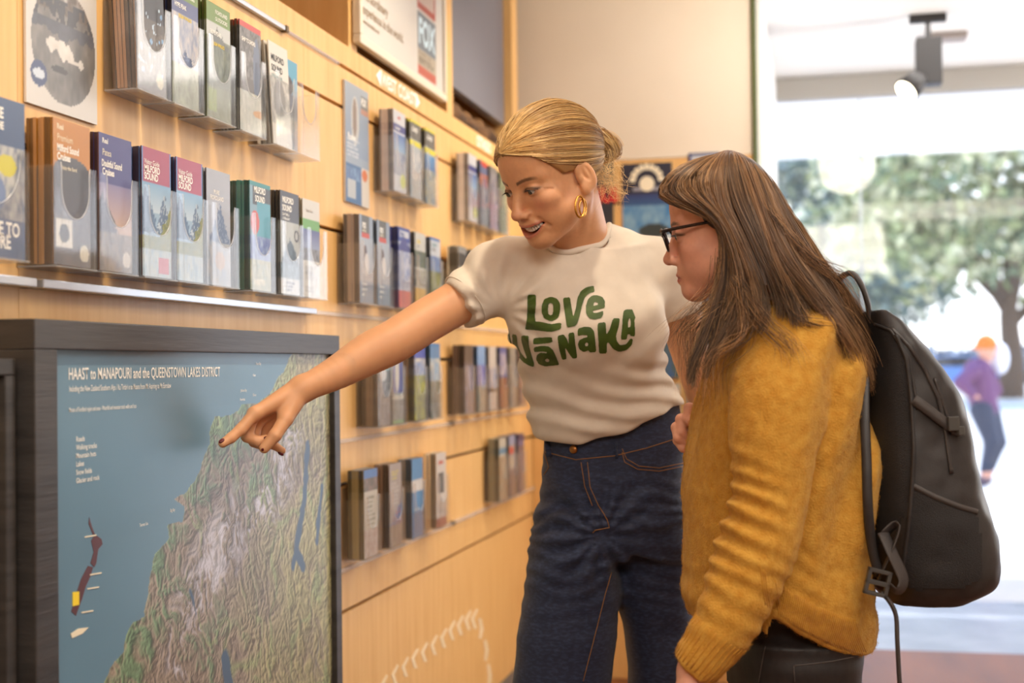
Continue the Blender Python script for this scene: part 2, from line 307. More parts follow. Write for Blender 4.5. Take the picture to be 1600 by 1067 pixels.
def sheet_mesh(name, I, W, H, T, m, edge=None):   # x: width, y: up, z: normal; z from 0 (back) to T (front), origin bottom left
    h, w = I.shape[:2]; gx, gy = np.meshgrid(np.linspace(0, W, w), np.linspace(H, 0, h))
    V = [np.stack([gx.ravel(), gy.ravel(), np.full(gx.size, T)], 1)]; C = [I.reshape(-1, 3)]; i = np.arange(w*h).reshape(h, w)
    Q = [np.stack([i[1:, :-1], i[1:, 1:], i[:-1, 1:], i[:-1, :-1]], -1).reshape(-1, 4)]; n = w*h
    for col, X, flip in ((0, 0, False), (w-1, W, True)):   # sides carry the print's edge colours
        ys = np.linspace(H, 0, h); e = I[:, col]*.75 if edge is None else np.ones((h, 1))*lin(edge)*.9+.1*I[:, col]
        V.append(np.stack([np.full(h, X), ys, np.full(h, T)], 1)); V.append(np.stack([np.full(h, X), ys, np.zeros(h)], 1)); C += [e, e]
        a = n+np.arange(h-1); b = a+h; q = np.stack([a, a+1, b+1, b], 1); q = q[:, ::-1] if not flip else q; Q.append(q[:, ::-1] if False else q); n += 2*h
    V.append(np.array([(0, H, 0), (W, H, 0), (W, H, T), (0, H, T), (0, 0, 0), (W, 0, 0), (W, 0, T), (0, 0, T)], float)); C.append(np.ones((8, 3))*(I[0].mean(0) if edge is None else lin(edge)))
    Q.append(np.array([[n, n+3, n+2, n+1], [n+4, n+5, n+6, n+7], [n, n+1, n+5, n+4]])); 
    return mesh(name, np.concatenate(V), np.concatenate(Q), m, cols=np.concatenate(C))
# ---- the moulded acrylic pocket (origin: left bottom at wall, x -> Y axis of wall, normal -> X)
HW, HH, HD = .112, .150, .062
def holder_meshes(HW=HW, HH=HH, HD=HD, ub=.072):
    e = .0022; M_ = {}
    M_['back_panel'] = G().box(0, 0, 0, HW, HH+.02, e).me('back_panel', macr)
    M_['side_panel'] = G().box(0, e, e, e, HH-.006, HD-e).me('side_panel', macr)
    M_['base'] = G().box(0, 0, e, HW, e, HD).me('base', macr2)
    a, b = .019, HW-.019; c = (a+b)/2; r = (b-a)/2; pts = [(0, e), (HW, e), (HW, HH), (b+.004, HH), (b, HH-.006)]
    cut = [(c+r*math.cos(w), ub+r*1.15-r*1.15*math.sin(w)) for w in np.linspace(0, math.pi, 13)]
    pts += cut+[(a, HH-.006), (a-.004, HH), (0, HH)]
    # front panel built as strips so every face is convex
    g = G(); n = len(cut)
    def quad(p): g.prism(p, 2, HD-e, HD)
    quad([(0, e), (a, e), (a, HH-.006), (a-.004, HH), (0, HH)]); quad([(b, e), (HW, e), (HW, HH), (b+.004, HH), (b, HH-.006)])
    for q in range(n-1): x1, y1 = cut[q]; x0, y0 = cut[q+1]; quad([(x0, e), (x1, e), (x1, y1), (x0, y0)])
    bm = bmesh.new(); me = g.me('front_panel', macr); bm.from_mesh(me); bmesh.ops.remove_doubles(bm, verts=bm.verts, dist=1e-6); bm.to_mesh(me); bm.free()
    M_['front_panel'] = me
    # bright moulded rim of the opening
    g = G(); g.tube([(x, y, HD-e/2) for x, y in [(a-.002, HH)]+[(a, HH-.01)]+cut[::-1]+[(b, HH-.01), (b+.002, HH)]], .0013, 6); M_['rim'] = g.me('rim', macr2, True)
    return M_
HM = holder_meshes()
def holder(y, z, label, x=0.0):
    label = label.replace('of the far group', 'in the far group') if len(label.split()) <= 16 else ' '.join(label.split()[:16])
    t = thing('brochure_holder', label, 'brochure holder', (x, y-HW/2, z), group='clear acrylic brochure holders')
    for k in ('back_panel', 'base', 'front_panel', 'rim'): put(obj(k, HM[k], t), MX((0, 0, 0)))
    for yy in (0, HW-.0022): put(obj('side_panel', HM['side_panel'], t), MX((0, yy, 0)))
    return t
LW, LH, LT = .098, .208, .0022
def leaflets(y, z, n, design, label, short, text=(), depth=.052, seed=0, edge=None, lean=0, base_x=0.0, hold=True, front_x=None):
    """n leaflets standing in one pocket; the front one carries its lettering"""
    r = random.Random(seed+int(y*100)); I = canvas(40, 88, design, seed); me = sheet_mesh('leaflet', I, LW, LH, LT if n > 1 else .002, mprint, edge); e_ = np.array(edge if edge is not None else (120, 110, 100)); TB = min(.0055, .042/max(n, 1)); meb = [sheet_mesh('leaflet', I, LW, LH, TB, mprint, e_*.62), sheet_mesh('leaflet', I, LW, LH, TB, mprint, np.minimum(e_*1.12+12, 240))]
    if hold: holder(y, z-.003, ('clear acrylic pocket holding the '+short))
    fx = base_x+(front_x if front_x else depth)
    for k in range(n):
        x = fx-k*((fx-base_x-.008)/max(n, 1)); dz = 0 if k == 0 else r.uniform(-.001, .001); dy = 0 if k == 0 else r.uniform(-.0015, .0015)
        if k == 0: o = obj('leaflet', me, label=label, category='leaflet')
        else: o = obj('leaflet', meb[(k*7//3) % 2], label='leaflets stacked behind the '+short, category='leaflet', group='leaflets behind the '+short)
        tl = (lean*(1+.15*k)+(r.uniform(-.006, .006) if k else 0))
        o.matrix_world = MX((x, y-LW/2+dy, z+.0015+dz))@Matrix.Rotation(-tl, 4, 'X')
        if k == 0:
            for (s, tx, ty, th, colr, bold, sq) in text:
                q = obj('lettering', text_mesh('lettering', s, th*.78, mtxt[colr], bold, sq*1.12), o); q.matrix_local = Matrix.Translation((tx*LW, (1-ty)*LH, LT+.0003))
Z1, Z2, Z3, Z4 = 1.650, 1.352, 1.058, .750
DK = (70, 66, 64)
# --- top row
leaflets(1.99, Z1, 7, [('bg', (98, 92, 88)), ('rect', 0, 0, 1, .42, (66, 68, 74)), ('noise', .5, .85, (80, 74, 70), (120, 112, 104), 3), ('dots', .3, .85, (200, 222, 240), .035, 26), ('dots', .3, .85, (140, 180, 220), .05, 8), ('ell', .78, .88, .12, .06, (214, 208, 180))],
         'dark grey leaflet with pale blue specks, leftmost in the top row', 'dark speckled leaflet leftmost in the top row', [('GLOW WORM', .3, .12, .008, 'cream', .01, .8), ('CAVES', .3, .18, .009, 'cream', .01, .8)], lean=.03, edge=(150, 112, 82), depth=.054)
leaflets(2.112, Z1, 6, [('bg', (170, 178, 196)), ('rect', 0, 0, 1, .13, (112, 140, 58)), ('rect', 0, .13, 1, .25, (84, 92, 140)), ('noise', .25, .62, (150, 160, 186), (206, 200, 200), 1.6), ('mount', .66, .5, .55, .4, (60, 78, 120), (90, 108, 150)), ('noise', .66, 1, (118, 122, 88), (160, 164, 130), 2)],
         'blue and green leaflet with small white peak logo in the top row', 'blue and green peak leaflet', [('NATURE GUIDES', .32, .09, .007, 'white', .01, .8), ('HYPE PEAK', .1, .2, .010, 'white', .02, .7), ('JULIA WALKS', .25, .28, .008, 'yellow', .02, .8)], edge=(64, 58, 52))
leaflets(2.243, Z1, 6, [('bg', (126, 134, 112)), ('rect', 0, 0, 1, .17, (112, 142, 54)), ('rect', 0, .17, 1, .30, (196, 200, 198)), ('mount', .36, .45, .22, .5, (96, 100, 96), (110, 112, 106)), ('noise', .36, .72, (84, 92, 78), (120, 128, 106), 2), ('noise', .72, 1, (120, 126, 96), (148, 154, 130), 3), ('rect', .08, .74, .4, .93, (150, 166, 92))],
         'green-topped leaflet with white band, third in the top row', 'green-topped leaflet third in the top row', [('FIORDLAND', .36, .08, .009, 'white', .01, .8), ('OUTDOORS', .36, .14, .009, 'white', .01, .8), ('HYPE PEAK', .15, .27, .010, 'white', .02, .7), ('JULIA WALKS', .25, .36, .008, 'yellow', .02, .8)], edge=(96, 100, 50))
leaflets(2.382, Z1, 6, [('bg', (104, 98, 94)), ('rect', 0, 0, 1, .055, (206, 62, 42)), ('noise', .055, .5, (78, 74, 72), (140, 136, 134), 3), ('ell', .78, .4, .16, .3, (104, 116, 140)), ('noise', .62, 1, (186, 190, 180), (214, 212, 200), 2), ('ell', .9, .8, .3, .035, (220, 160, 90))],
         'charcoal leaflet with a red top edge in the top row', 'charcoal leaflet with red top edge', [('SHIP TO SHORE', .1, .18, .010, 'white', .02, .7)], edge=(58, 54, 50))
leaflets(2.544, Z1, 4, [('bg', (226, 222, 214)), ('rect', 0, .33, 1, .335, (120, 120, 120)), ('noise', .34, .8, (150, 150, 146), (206, 202, 196), 2), ('ell', .45, .55, .3, .2, (134, 132, 130)), ('ell', .5, .66, .12, .05, (70, 66, 64))],
         'white leaflet reading Milford Sound in the top row', 'white leaflet in the top row', [('MILFORD', .1, .18, .0165, 'black', .03, .78), ('SOUND', .1, .28, .0165, 'black', .03, .78), ('DISCOVER MORE', .1, .34, .007, 'teal', .01, .8)], lean=.05, edge=(196, 190, 180), depth=.05)
leaflets(2.668, Z1, 1, [('bg', (110, 150, 180)), ('rect', 0, 0, 1, .3, (84, 166, 200)), ('ell', .45, .27, .3, .1, (60, 40, 34)), ('rect', 0, .35, 1, .6, (90, 96, 120)), ('noise', .6, 1, (130, 150, 160), (190, 140, 90), 2)],
         'single teal leaflet slumped in the last pocket of the top row', 'single teal leaflet', [], front_x=.012)

# --- second row
leaflets(1.750, Z2, 8, [('bg', (92, 90, 94)), ('rect', 0, 0, 1, .36, (202, 134, 40)), ('ell', .5, .37, .5, .12, (88, 88, 92)), ('noise', .62, 1, (84, 84, 92), (112, 106, 108), 2), ('rect', .08, .68, .5, .88, (226, 220, 208)), ('ell', .29, .78, .13, .065, (60, 58, 60)), ('ell', .82, .9, .12, .06, (224, 218, 196))],
         'orange-topped leaflet about fiord cruises, first full pocket in the second row', 'orange-topped leaflet', [('Real', .1, .07, .010, 'cream', .02, .8), ('Premium', .1, .15, .013, 'cream', .0, .7), ('Milford Sound', .1, .22, .013, 'white', .03, .62), ('Cruises', .1, .28, .013, 'white', .03, .7), ('Enjoy the fiord', .2, .34, .007, 'cream', .01, .8)], edge=(132, 98, 66), depth=.053)
leaflets(1.875, Z2, 8, [('bg', (120, 112, 130)), ('rect', 0, 0, 1, .36, (72, 66, 132)), ('grad', .36, .72, (140, 128, 168), (212, 178, 150)), ('mount', .72, .1, .42, .5, (74, 72, 88), (84, 82, 98)), ('noise', .72, 1, (108, 100, 98), (156, 140, 124), 2), ('ell', .82, .9, .12, .06, (214, 206, 190))],
         'violet-topped leaflet about fiord cruises in the second row', 'violet-topped leaflet', [('Real', .1, .07, .010, 'white', .02, .8), ('Patea', .1, .16, .013, 'cream', .0, .75), ('Doubtful Sound', .08, .24, .013, 'white', .03, .58), ('Cruises', .1, .30, .013, 'white', .03, .7)], edge=(110, 74, 50))
VG = [('bg', (150, 180, 206)), ('rect', 0, 0, 1, .27, (178, 70, 98)), ('rect', 0, 0, .06, 1, (96, 136, 196)), ('rect', .94, 0, 1, 1, (96, 136, 196)), ('grad', .27, .5, (130, 176, 214), (196, 214, 226)), ('mount', .66, .12, .3, .45, (66, 98, 134), (84, 118, 150)), ('mount', .66, .75, .36, .3, (96, 120, 150), (190, 204, 216)), ('mount', .74, 1.0, .42, .5, (148, 150, 64), (120, 130, 60)), ('noise', .68, .78, (150, 150, 80), (120, 136, 96), 3), ('noise', .78, 1, (150, 178, 196), (196, 204, 200), 2)]
leaflets(2.006, Z2, 6, VG+[('rect', .55, .84, .9, .97, (200, 70, 84))], 'pink-topped visitor guide with mountain photo and red corner mark', 'left pink-topped visitor guide', [('Visitor Guide', .08, .13, .010, 'white', .01, .75), ('MILFORD', .08, .19, .014, 'white', .03, .72), ('SOUND', .08, .25, .014, 'white', .03, .75)], edge=(84, 52, 56))
leaflets(2.124, Z2, 5, VG, 'pink-topped visitor guide just left of the pale grey leaflet', 'right pink-topped visitor guide', [('Visitor Guide', .08, .13, .010, 'white', .01, .75), ('MILFORD', .08, .19, .014, 'white', .03, .72), ('SOUND', .08, .25, .014, 'white', .03, .75)], edge=(84, 60, 80))
leaflets(2.252, Z2, 4, [('bg', (176, 180, 190)), ('mount', .62, .55, .3, .45, (92, 112, 146), (140, 156, 180)), ('noise', .62, 1, (150, 162, 178), (188, 186, 184), 2), ('ell', .55, .78, .2, .08, (196, 170, 150))], 'pale grey leaflet with a blue pointed peak', 'pale grey peak leaflet', [('PURE', .3, .21, .010, 'white', .01, .8), ('FIORDLAND', .15, .26, .010, 'white', .01, .8)], edge=(70, 58, 60), depth=.045)
leaflets(2.422, Z2, 9, [('bg', (126, 160, 176)), ('rect', 0, 0, 1, .05, (40, 140, 140)), ('rect', .15, .05, 1, .22, (66, 66, 66)), ('rect', .35, .18, 1, .5, (80, 160, 180)), ('ell', .25, .38, .2, .11, (206, 84, 66)), ('noise', .5, .72, (80, 96, 170), (150, 170, 200), 2), ('noise', .72, 1, (140, 150, 120), (190, 182, 140), 2)], 'teal and orange leaflet with thick stack behind it', 'teal and orange leaflet', [('MILFORD', .2, .1, .015, 'white', .03, .7), ('SOUND', .25, .18, .015, 'white', .03, .7), ('NESTRE', .2, .95, .013, 'cream', .02, .9)], edge=(50, 92, 86))
leaflets(2.570, Z2, 6, [('bg', (186, 190, 186)), ('rect', 0, 0, 1, .3, (66, 64, 68)), ('mount', .7, .5, .45, .5, (70, 88, 100), (84, 102, 112)), ('noise', .7, .84, (96, 116, 126), (120, 140, 150), 2), ('ell', .85, .42, .12, .06, (60, 60, 64)), ('ell', .85, .42, .08, .04, (190, 190, 186)), ('rect', .0, .85, 1, 1, (214, 212, 208)), ('lines', .3, .8, .87, .97, 3, (110, 110, 130))], 'charcoal-topped leaflet with white lettering and a dark peak', 'charcoal-topped leaflet', [('MILFORD', .1, .11, .015, 'white', .03, .75), ('SOUND', .1, .19, .015, 'white', .03, .75), ('DAYTIME &', .1, .24, .007, 'white', .01, .8), ('OVERNIGHT', .1, .28, .007, 'white', .01, .8)], edge=(92, 82, 74))
leaflets(2.706, Z2, 4, [('bg', (220, 216, 206)), ('rect', 0, .2, 1, .31, (104, 166, 62)), ('grad', .31, .5, (84, 92, 150), (150, 160, 190)), ('noise', .5, .62, (80, 80, 84), (150, 150, 154), 3), ('lines', .15, .9, .68, .82, 6, (150, 146, 140)), ('lines', .15, .7, .88, .95, 2, (170, 166, 160))], 'white leaflet with a green band and small lake photo', 'green-banded white leaflet', [('Silver Fern', .2, .13, .009, 'grey', .01, .8)], edge=(150, 130, 96), depth=.045)
# wide magazine at the far left
I = canvas(60, 90, [('bg', (90, 112, 150)), ('rect', 0, 0, 1, .3, (70, 92, 130)), ('noise', .3, .75, (200, 200, 196), (96, 112, 140), 2), ('ell', .72, .42, .14, .07, (216, 206, 60)), ('ell', .5, .6, .2, .12, (120, 140, 180)), ('rect', 0, .88, 1, 1, (80, 104, 140)), ('rect', .0, .22, .5, .3, (220, 214, 200))], 4)
t = thing('magazine', 'wide blue magazine with white lettering at the left edge of the second row', 'magazine', (0, 0, 0))
put(obj('cover', sheet_mesh('cover', I, .148, .212, .008, mprint, (210, 210, 210)), t), MX((.052, 1.476, Z2)))
for (s, yy, h) in (('LIFE ON', .06, .014), ('THE LAKE', .13, .014), ('TAKE TO THE', .20, .010), ('WHERE TO', .86, .018), ('EXPLORE', .94, .018)):
    q = put(obj('lettering', text_mesh('lettering', s, h, mtxt['white'], .03, .85), t), MX((.0604, 1.50, Z2+.212*(1-yy))))
HW2 = holder_meshes(.158, .15, .064); th = thing('brochure_holder', 'wide clear acrylic pocket holding the blue magazine', 'brochure holder', (0, 1.471, Z2-.003))
for k in HW2: put(obj(k, HW2[k], th), MX((0, 0, 0)))
put(obj('side_panel', HW2['side_panel'], th), MX((0, .158-.0022, 0)))
# --- middle bay
RW = [('bg', (214, 216, 224)), ('rect', 0, .17, 1, .26, (50, 62, 140)), ('grad', .28, .5, (70, 110, 180), (150, 180, 210)), ('noise', .5, .8, (110, 124, 160), (190, 196, 206), 2), ('ell', .75, .85, .22, .09, (206, 216, 60))]
leaflets(3.312, Z1+.003, 7, RW, 'white and navy leaflet below the west coast lettering', 'white and navy leaflet in the middle bay', [('AMR', .35, .1, .010, 'red', .03, .9), ('FLIGHTS', .15, .235, .009, 'white', .02, .9)], edge=(176, 160, 150))
BY = [('bg', (176, 184, 192)), ('rect', 0, 0, 1, .07, (226, 216, 40)), ('rect', .15, .03, 1, .25, (56, 54, 52)), ('noise', .05, .24, (56, 54, 52), (130, 128, 120), 3), ('rect', 0, .26, 1, .33, (228, 218, 40)), ('noise', .4, .75, (150, 160, 176), (214, 212, 210), 2), ('noise', .75, 1, (130, 150, 160), (180, 190, 196), 3)]
leaflets(3.452, Z1+.003, 5, BY, 'black and yellow leaflet in the middle bay, left of the pair', 'left black and yellow leaflet', [('GLACIER', .2, .14, .014, 'white', .03, .7)], edge=(90, 88, 76))
leaflets(3.592, Z1+.003, 5, BY[:5]+[('grad', .35, .55, (80, 150, 206), (60, 110, 170)), ('noise', .55, 1, (90, 130, 160), (196, 180, 130), 2)], 'black and yellow leaflet with blue lake photo, right of the pair', 'right black and yellow leaflet', [('GLACIER', .2, .14, .014, 'white', .03, .7)], edge=(90, 88, 76))
FX = [('bg', (150, 166, 186)), ('rect', .18, .0, .72, .2, (92, 92, 86)), ('rect', .18, .2, .72, .26, (206, 72, 44)), ('grad', .26, .75, (168, 180, 194), (190, 190, 196)), ('ell', .42, .46, .14, .12, (84, 60, 56)), ('ell', .52, .56, .16, .13, (214, 206, 200)), ('rect', 0, .78, 1, 1, (112, 136, 158))]
fxt = [('FOX', .22, .145, .016, 'white', .05, .62), ('SKYDIVE', .22, .19, .007, 'cream', .02, .8), ('Fly above', .15, .8, .009, 'white', .02, .8), ('glaciers &', .15, .86, .009, 'white', .02, .8), ('coast', .15, .92, .009, 'white', .02, .8)]
leaflets(3.043, Z2+.003, 8, FX, 'grey-blue leaflet with small jumper picture, leftmost of the pair', 'left grey-blue jumper leaflet', fxt, edge=(130, 112, 100))
leaflets(3.172, Z2+.003, 4, FX, 'grey-blue leaflet with small jumper picture, right of the pair', 'right grey-blue jumper leaflet', fxt, edge=(84, 90, 110))
leaflets(3.343, Z2+.003, 6, [('bg', (196, 204, 222)), ('rect', 0, 0, 1, .18, (46, 74, 160)), ('rect', .1, .04, .9, .13, (206, 210, 220)), ('mount', .3, .5, .12, .8, (60, 66, 140), (80, 86, 150)), ('noise', .3, .75, (120, 140, 190), (214, 214, 222), 2), ('rect', 0, .78, 1, 1, (216, 92, 74))], 'blue-topped leaflet with a red lower band in the middle bay', 'blue-topped leaflet with red band', [('Skyline', .15, .1, .012, 'blue', .02, .8)], edge=(60, 66, 140))
leaflets(3.486, Z2+.003, 5, [('bg', (206, 206, 200)), ('noise', .24, .45, (70, 84, 80), (110, 120, 96), 2), ('noise', .48, .7, (60, 60, 60), (200, 196, 180), 3), ('rect', 0, .72, 1, .96, (220, 172, 50))], 'white leaflet with a mustard-yellow lower block', 'leaflet with mustard lower block', [('WILD', .2, .14, .012, 'yellow', .02, .8), ('JET', .2, .2, .010, 'black', .01, .8)], edge=(48, 46, 48))
leaflets(3.632, Z2+.003, 5, [('bg', (206, 212, 220)), ('rect', 0, 0, 1, .05, (90, 130, 190)), ('noise', .25, .45, (80, 110, 170), (140, 160, 190), 2), ('noise', .45, .9, (150, 150, 70), (90, 100, 70), 2)], 'white leaflet with blue and olive photo, right end of the middle bay', 'white and olive leaflet in the middle bay', [('OKARITO', .15, .12, .011, 'teal', .02, .8), ('KAYAKS', .15, .18, .009, 'black', .02, .8)], edge=(60, 56, 50))
leaflets(3.925, Z2+.003, 4, [('bg', (150, 150, 148)), ('rect', 0, .1, 1, .3, (60, 60, 60)), ('noise', .3, 1, (120, 120, 116), (180, 178, 170), 2)], 'grey leaflet just above the white T-shirt shoulder', 'grey leaflet above the shoulder', edge=(170, 164, 150))
leaflets(4.06, Z2+.003, 4, [('bg', (80, 80, 82)), ('noise', .2, 1, (60, 66, 60), (120, 120, 110), 2)], 'dark leaflet half hidden behind the white T-shirt shoulder', 'dark leaflet half hidden by the shoulder', edge=(60, 60, 60))
# far bay top
leaflets(4.058, Z1+.004, 7, RW, 'white and navy leaflet nearest the blonde woman\'s forehead', 'white and navy leaflet in the far bay', edge=(196, 190, 190))
leaflets(4.20, Z1+.004, 5, [('bg', (90, 110, 150)), ('ell', .6, .04, .5, .05, (210, 60, 40)), ('noise', .2, .4, (80, 100, 150), (226, 130, 50), 1.5), ('noise', .4, 1, (60, 70, 90), (170, 170, 180), 2)], 'blue leaflet with red top and orange figure in the far bay', 'blue leaflet with orange figure', edge=(60, 66, 80))
leaflets(4.335, Z1+.004, 5, [('bg', (130, 130, 130)), ('noise', .1, .6, (80, 90, 130), (190, 180, 170), 2), ('noise', .6, 1, (150, 130, 180), (200, 160, 150), 2)], 'muted violet-grey leaflet in the far bay beside the face', 'muted violet-grey leaflet', edge=(110, 110, 112))
leaflets(4.47, Z1+.004, 4, [('bg', (120, 130, 100)), ('noise', .1, 1, (84, 110, 80), (170, 170, 140), 2)], 'green-grey leaflet last in the far bay beside the face', 'green-grey leaflet beside the face', edge=(90, 100, 90))
# third row
leaflets(3.165, Z3, 8, [('bg', (110, 116, 118)), ('noise', .0, .35, (130, 170, 180), (170, 190, 190), 2), ('ell', .45, .4, .25, .08, (206, 206, 206)), ('noise', .5, 1, (90, 96, 100), (160, 160, 160), 2)], 'grey leaflet under the arm, leftmost in the third row', 'leftmost grey leaflet of third row', edge=(96, 76, 62))
leaflets(3.272, Z3, 3, [('bg', (150, 160, 156)), ('rect', .15, .0, .95, .62, (70, 86, 156)), ('ell', .5, .35, .16, .26, (206, 200, 186)), ('rect', 0, .66, 1, .7, (220, 216, 200)), ('noise', .72, .95, (110, 116, 110), (170, 172, 166), 3), ('rect', 0, .96, 1, 1, (130, 180, 120))], 'leaflet with a blue photo and white shape in the third row', 'blue photo leaflet of the third row', edge=(100, 120, 100))
leaflets(3.47, Z3, 6, [('bg', (180, 178, 170)), ('rect', 0, 0, 1, .2, (60, 84, 180)), ('noise', .22, .42, (100, 140, 200), (200, 200, 200), 2), ('noise', .42, 1, (190, 190, 60), (120, 130, 110), 2)], 'blue-topped leaflet with yellow-green photo in the third row', 'blue-topped yellow-green leaflet', [('SWOOP', .15, .25, .012, 'cream', .03, .8)], edge=(110, 84, 50))
leaflets(3.617, Z3, 5, [('bg', (90, 140, 186)), ('rect', 0, 0, 1, .05, (60, 130, 190)), ('noise', .2, .5, (110, 160, 200), (220, 214, 196), 1.5), ('noise', .5, .8, (110, 106, 84), (150, 150, 130), 2), ('noise', .8, 1, (60, 90, 80), (180, 180, 170), 2)], 'sky-blue leaflet right of the yellow-green one in the third row', 'sky-blue leaflet of the third row', edge=(70, 76, 84))
FR = [([('bg', (110, 100, 100)), ('rect', 0, 0, 1, .25, (96, 84, 76)), ('noise', .3, 1, (90, 86, 90), (170, 160, 176), 2)], 'brown leaflet, leftmost of the far group in the third row', (76, 58, 50), 3.985),
      ([('bg', (100, 140, 200)), ('noise', 0, .3, (90, 150, 214), (150, 190, 230), 2), ('noise', .3, .6, (80, 90, 190), (170, 170, 200), 2), ('noise', .6, 1, (110, 140, 140), (180, 170, 150), 2)], 'bright blue leaflet in the far group of the third row', (80, 80, 84), 4.14),
      ([('bg', (216, 206, 196)), ('noise', .35, .65, (130, 150, 190), (214, 200, 190), 2), ('rect', 0, .66, 1, .72, (70, 64, 60))], 'cream leaflet in the far group of the third row', (84, 84, 100), 4.29),
      ([('bg', (70, 96, 160)), ('noise', .1, .45, (60, 90, 170), (214, 200, 196), 1.5), ('noise', .5, 1, (130, 96, 60), (170, 80, 50), 2)], 'deep blue and rust leaflet in the far group of the third row', (60, 60, 60), 4.44),
      ([('bg', (140, 140, 130)), ('noise', 0, 1, (110, 120, 130), (180, 170, 150), 2)], 'olive-grey leaflet at the T-shirt edge in the third row', (120, 116, 80), 4.59),
      ([('bg', (150, 140, 140)), ('noise', 0, 1, (90, 90, 120), (214, 160, 110), 2)], 'peach and grey leaflet at the T-shirt waist in the third row', (100, 90, 90), 4.74)]
for q, (d, l, e, y) in enumerate(FR): leaflets(y, Z3, 6 if q == 0 else 5, d, l, l.split(' in ')[0].split(',')[0]+' of the far group', edge=e, seed=20+q)
# bottom row
leaflets(3.057, Z4, 8, [('bg', (206, 196, 176)), ('rect', 0, 0, 1, .1, (80, 130, 190)), ('noise', .1, .25, (150, 120, 100), (90, 90, 70), 2), ('lines', .2, .85, .3, .65, 7, (150, 140, 110)), ('noise', .68, 1, (190, 160, 140), (214, 200, 190), 3)], 'cream visitor leaflet with blue sky strip, leftmost in the bottom row', 'cream leaflet leftmost in the bottom row', edge=(128, 118, 84))
leaflets(3.248, Z4, 6, [('bg', (170, 156, 146)), ('lines', .2, .85, .08, .2, 3, (206, 190, 90)), ('lines', .15, .8, .22, .5, 6, (196, 186, 176)), ('mount', .74, .9, .48, .9, (80, 120, 170), (190, 110, 60)), ('noise', .74, 1, (140, 120, 104), (176, 156, 130), 2)], 'taupe leaflet with orange building photo in the bottom row', 'taupe leaflet in the bottom row', edge=(112, 88, 72))
leaflets(3.436, Z4, 6, [('bg', (78, 146, 196)), ('rect', 0, .27, 1, .42, (220, 216, 210)), ('rect', .1, .29, .6, .4, (230, 226, 220)), ('rect', 0, .68, 1, 1, (84, 124, 168)), ('lines', .2, .8, .62, .67, 1, (206, 220, 230))], 'bright blue leaflet with a white band in the bottom row', 'bright blue leaflet in the bottom row', edge=(120, 110, 98))
leaflets(3.665, Z4, 6, [('bg', (222, 214, 206)), ('lines', .2, .85, .1, .17, 1, (206, 90, 80)), ('rect', .2, .27, .75, .55, (90, 96, 96)), ('lines', .2, .8, .62, .8, 4, (180, 174, 168)), ('rect', 0, .88, 1, 1, (170, 90, 76))], 'white leaflet with a red foot band, right end of the bottom row', 'white leaflet with red foot band', edge=(206, 180, 144))
for q, (y, l, d, e) in enumerate([(4.418, 'cream and blue leaflet, left of the far bottom trio', [('bg', (200, 196, 180)), ('rect', 0, .16, 1, .26, (100, 150, 180)), ('noise', .3, 1, (190, 150, 110), (170, 170, 150), 2)], (120, 116, 96)),
                                 (4.56, 'white leaflet with red square, middle of the far bottom trio', [('bg', (170, 160, 156)), ('rect', 0, 0, 1, .15, (150, 160, 190)), ('rect', .1, .18, .7, .3, (206, 70, 66)), ('ell', .4, .45, .25, .1, (214, 196, 160)), ('noise', .55, 1, (110, 90, 86), (170, 140, 130), 2)], (110, 96, 90)),
                                 (4.70, 'violet and brown leaflet, right of the far bottom trio', [('bg', (110, 106, 150)), ('rect', 0, 0, 1, .1, (74, 66, 110)), ('noise', .2, 1, (96, 90, 120), (150, 120, 110), 2)], (84, 80, 110))]):
    leaflets(y, Z4, 6, d, l, l.split(',')[0], edge=e, seed=40+q)
# behind the women on the far wall, leaflets standing in two short rows
def flat_leaf(px0, py0, px1, py1, ops, label, seed, name='leaflet', cat='leaflet', Y=5.1385, thick=.004, res=(40, 88)):
    a = onY(px0, py0, Y); b = onY(px1, py1, Y); W = b[0]-a[0]; Hh = a[2]-b[2]
    o = obj(name, sheet_mesh(name, canvas(res[0], res[1], ops, seed), W, Hh, thick, mprint), label=label, category=cat); put(o, MX((a[0], Y, b[2]), '-Y')); return o, W, Hh
# ---- flat things on the wall and the far wall
o, W_, H_ = flat_leaf(972, 257, 1053, 480, [('bg', (40, 40, 62)), ('grad', .22, .5, (44, 60, 120), (70, 150, 200)), ('noise', .3, .5, (60, 130, 190), (150, 190, 214), 1.5), ('noise', .5, 1, (180, 196, 196), (206, 214, 200), 2), ('ell', .62, .47, .3, .05, (50, 60, 60)), ('rect', .22, .165, .75, .19, (176, 176, 190))],
          'dark blue stargazing poster with white fan emblem on the far wall', 5, 'poster', 'poster', thick=.006)
g = G(); cx, cy = W_*.5, H_*(1-.125)
for k in range(9):   # fan emblem of flat petals over a small disc
    a = math.radians(8+k*20.5); p = [(cx+math.cos(a+s*.155)*r*W_, cy+math.sin(a+s*.155)*r*W_) for s, r in ((-1, .23), (-1, .32), (-.5, .35), (.5, .35), (1, .32), (1, .23))]; g.prism(p, 2, .0065, .0085)
g.prism([(cx+math.cos(t)*W_*.15, cy-.01+math.sin(t)*W_*.15) for t in np.linspace(0, 2*math.pi, 20, endpoint=False)], 2, .0065, .008)
obj('emblem', g.me('emblem', mtxt['cream']), o)
flat_leaf(900, 256, 960, 420, [('bg', (44, 42, 54)), ('noise', 0, .25, (44, 42, 50), (96, 92, 96), 4), ('noise', .6, 1, (60, 60, 84), (96, 96, 120), 2)], 'dark poster with a red word behind the blonde updo', 6, 'poster', 'poster', thick=.006)
q = bpy.data.objects['poster.001'] if 'poster.001' in bpy.data.objects else None
a = onY(921, 316, 5.12); k = obj('lettering', text_mesh('lettering', 'SIRIUS', .058, mat('ink_bright_red', (214, 34, 34), .5), .04, .62), q)
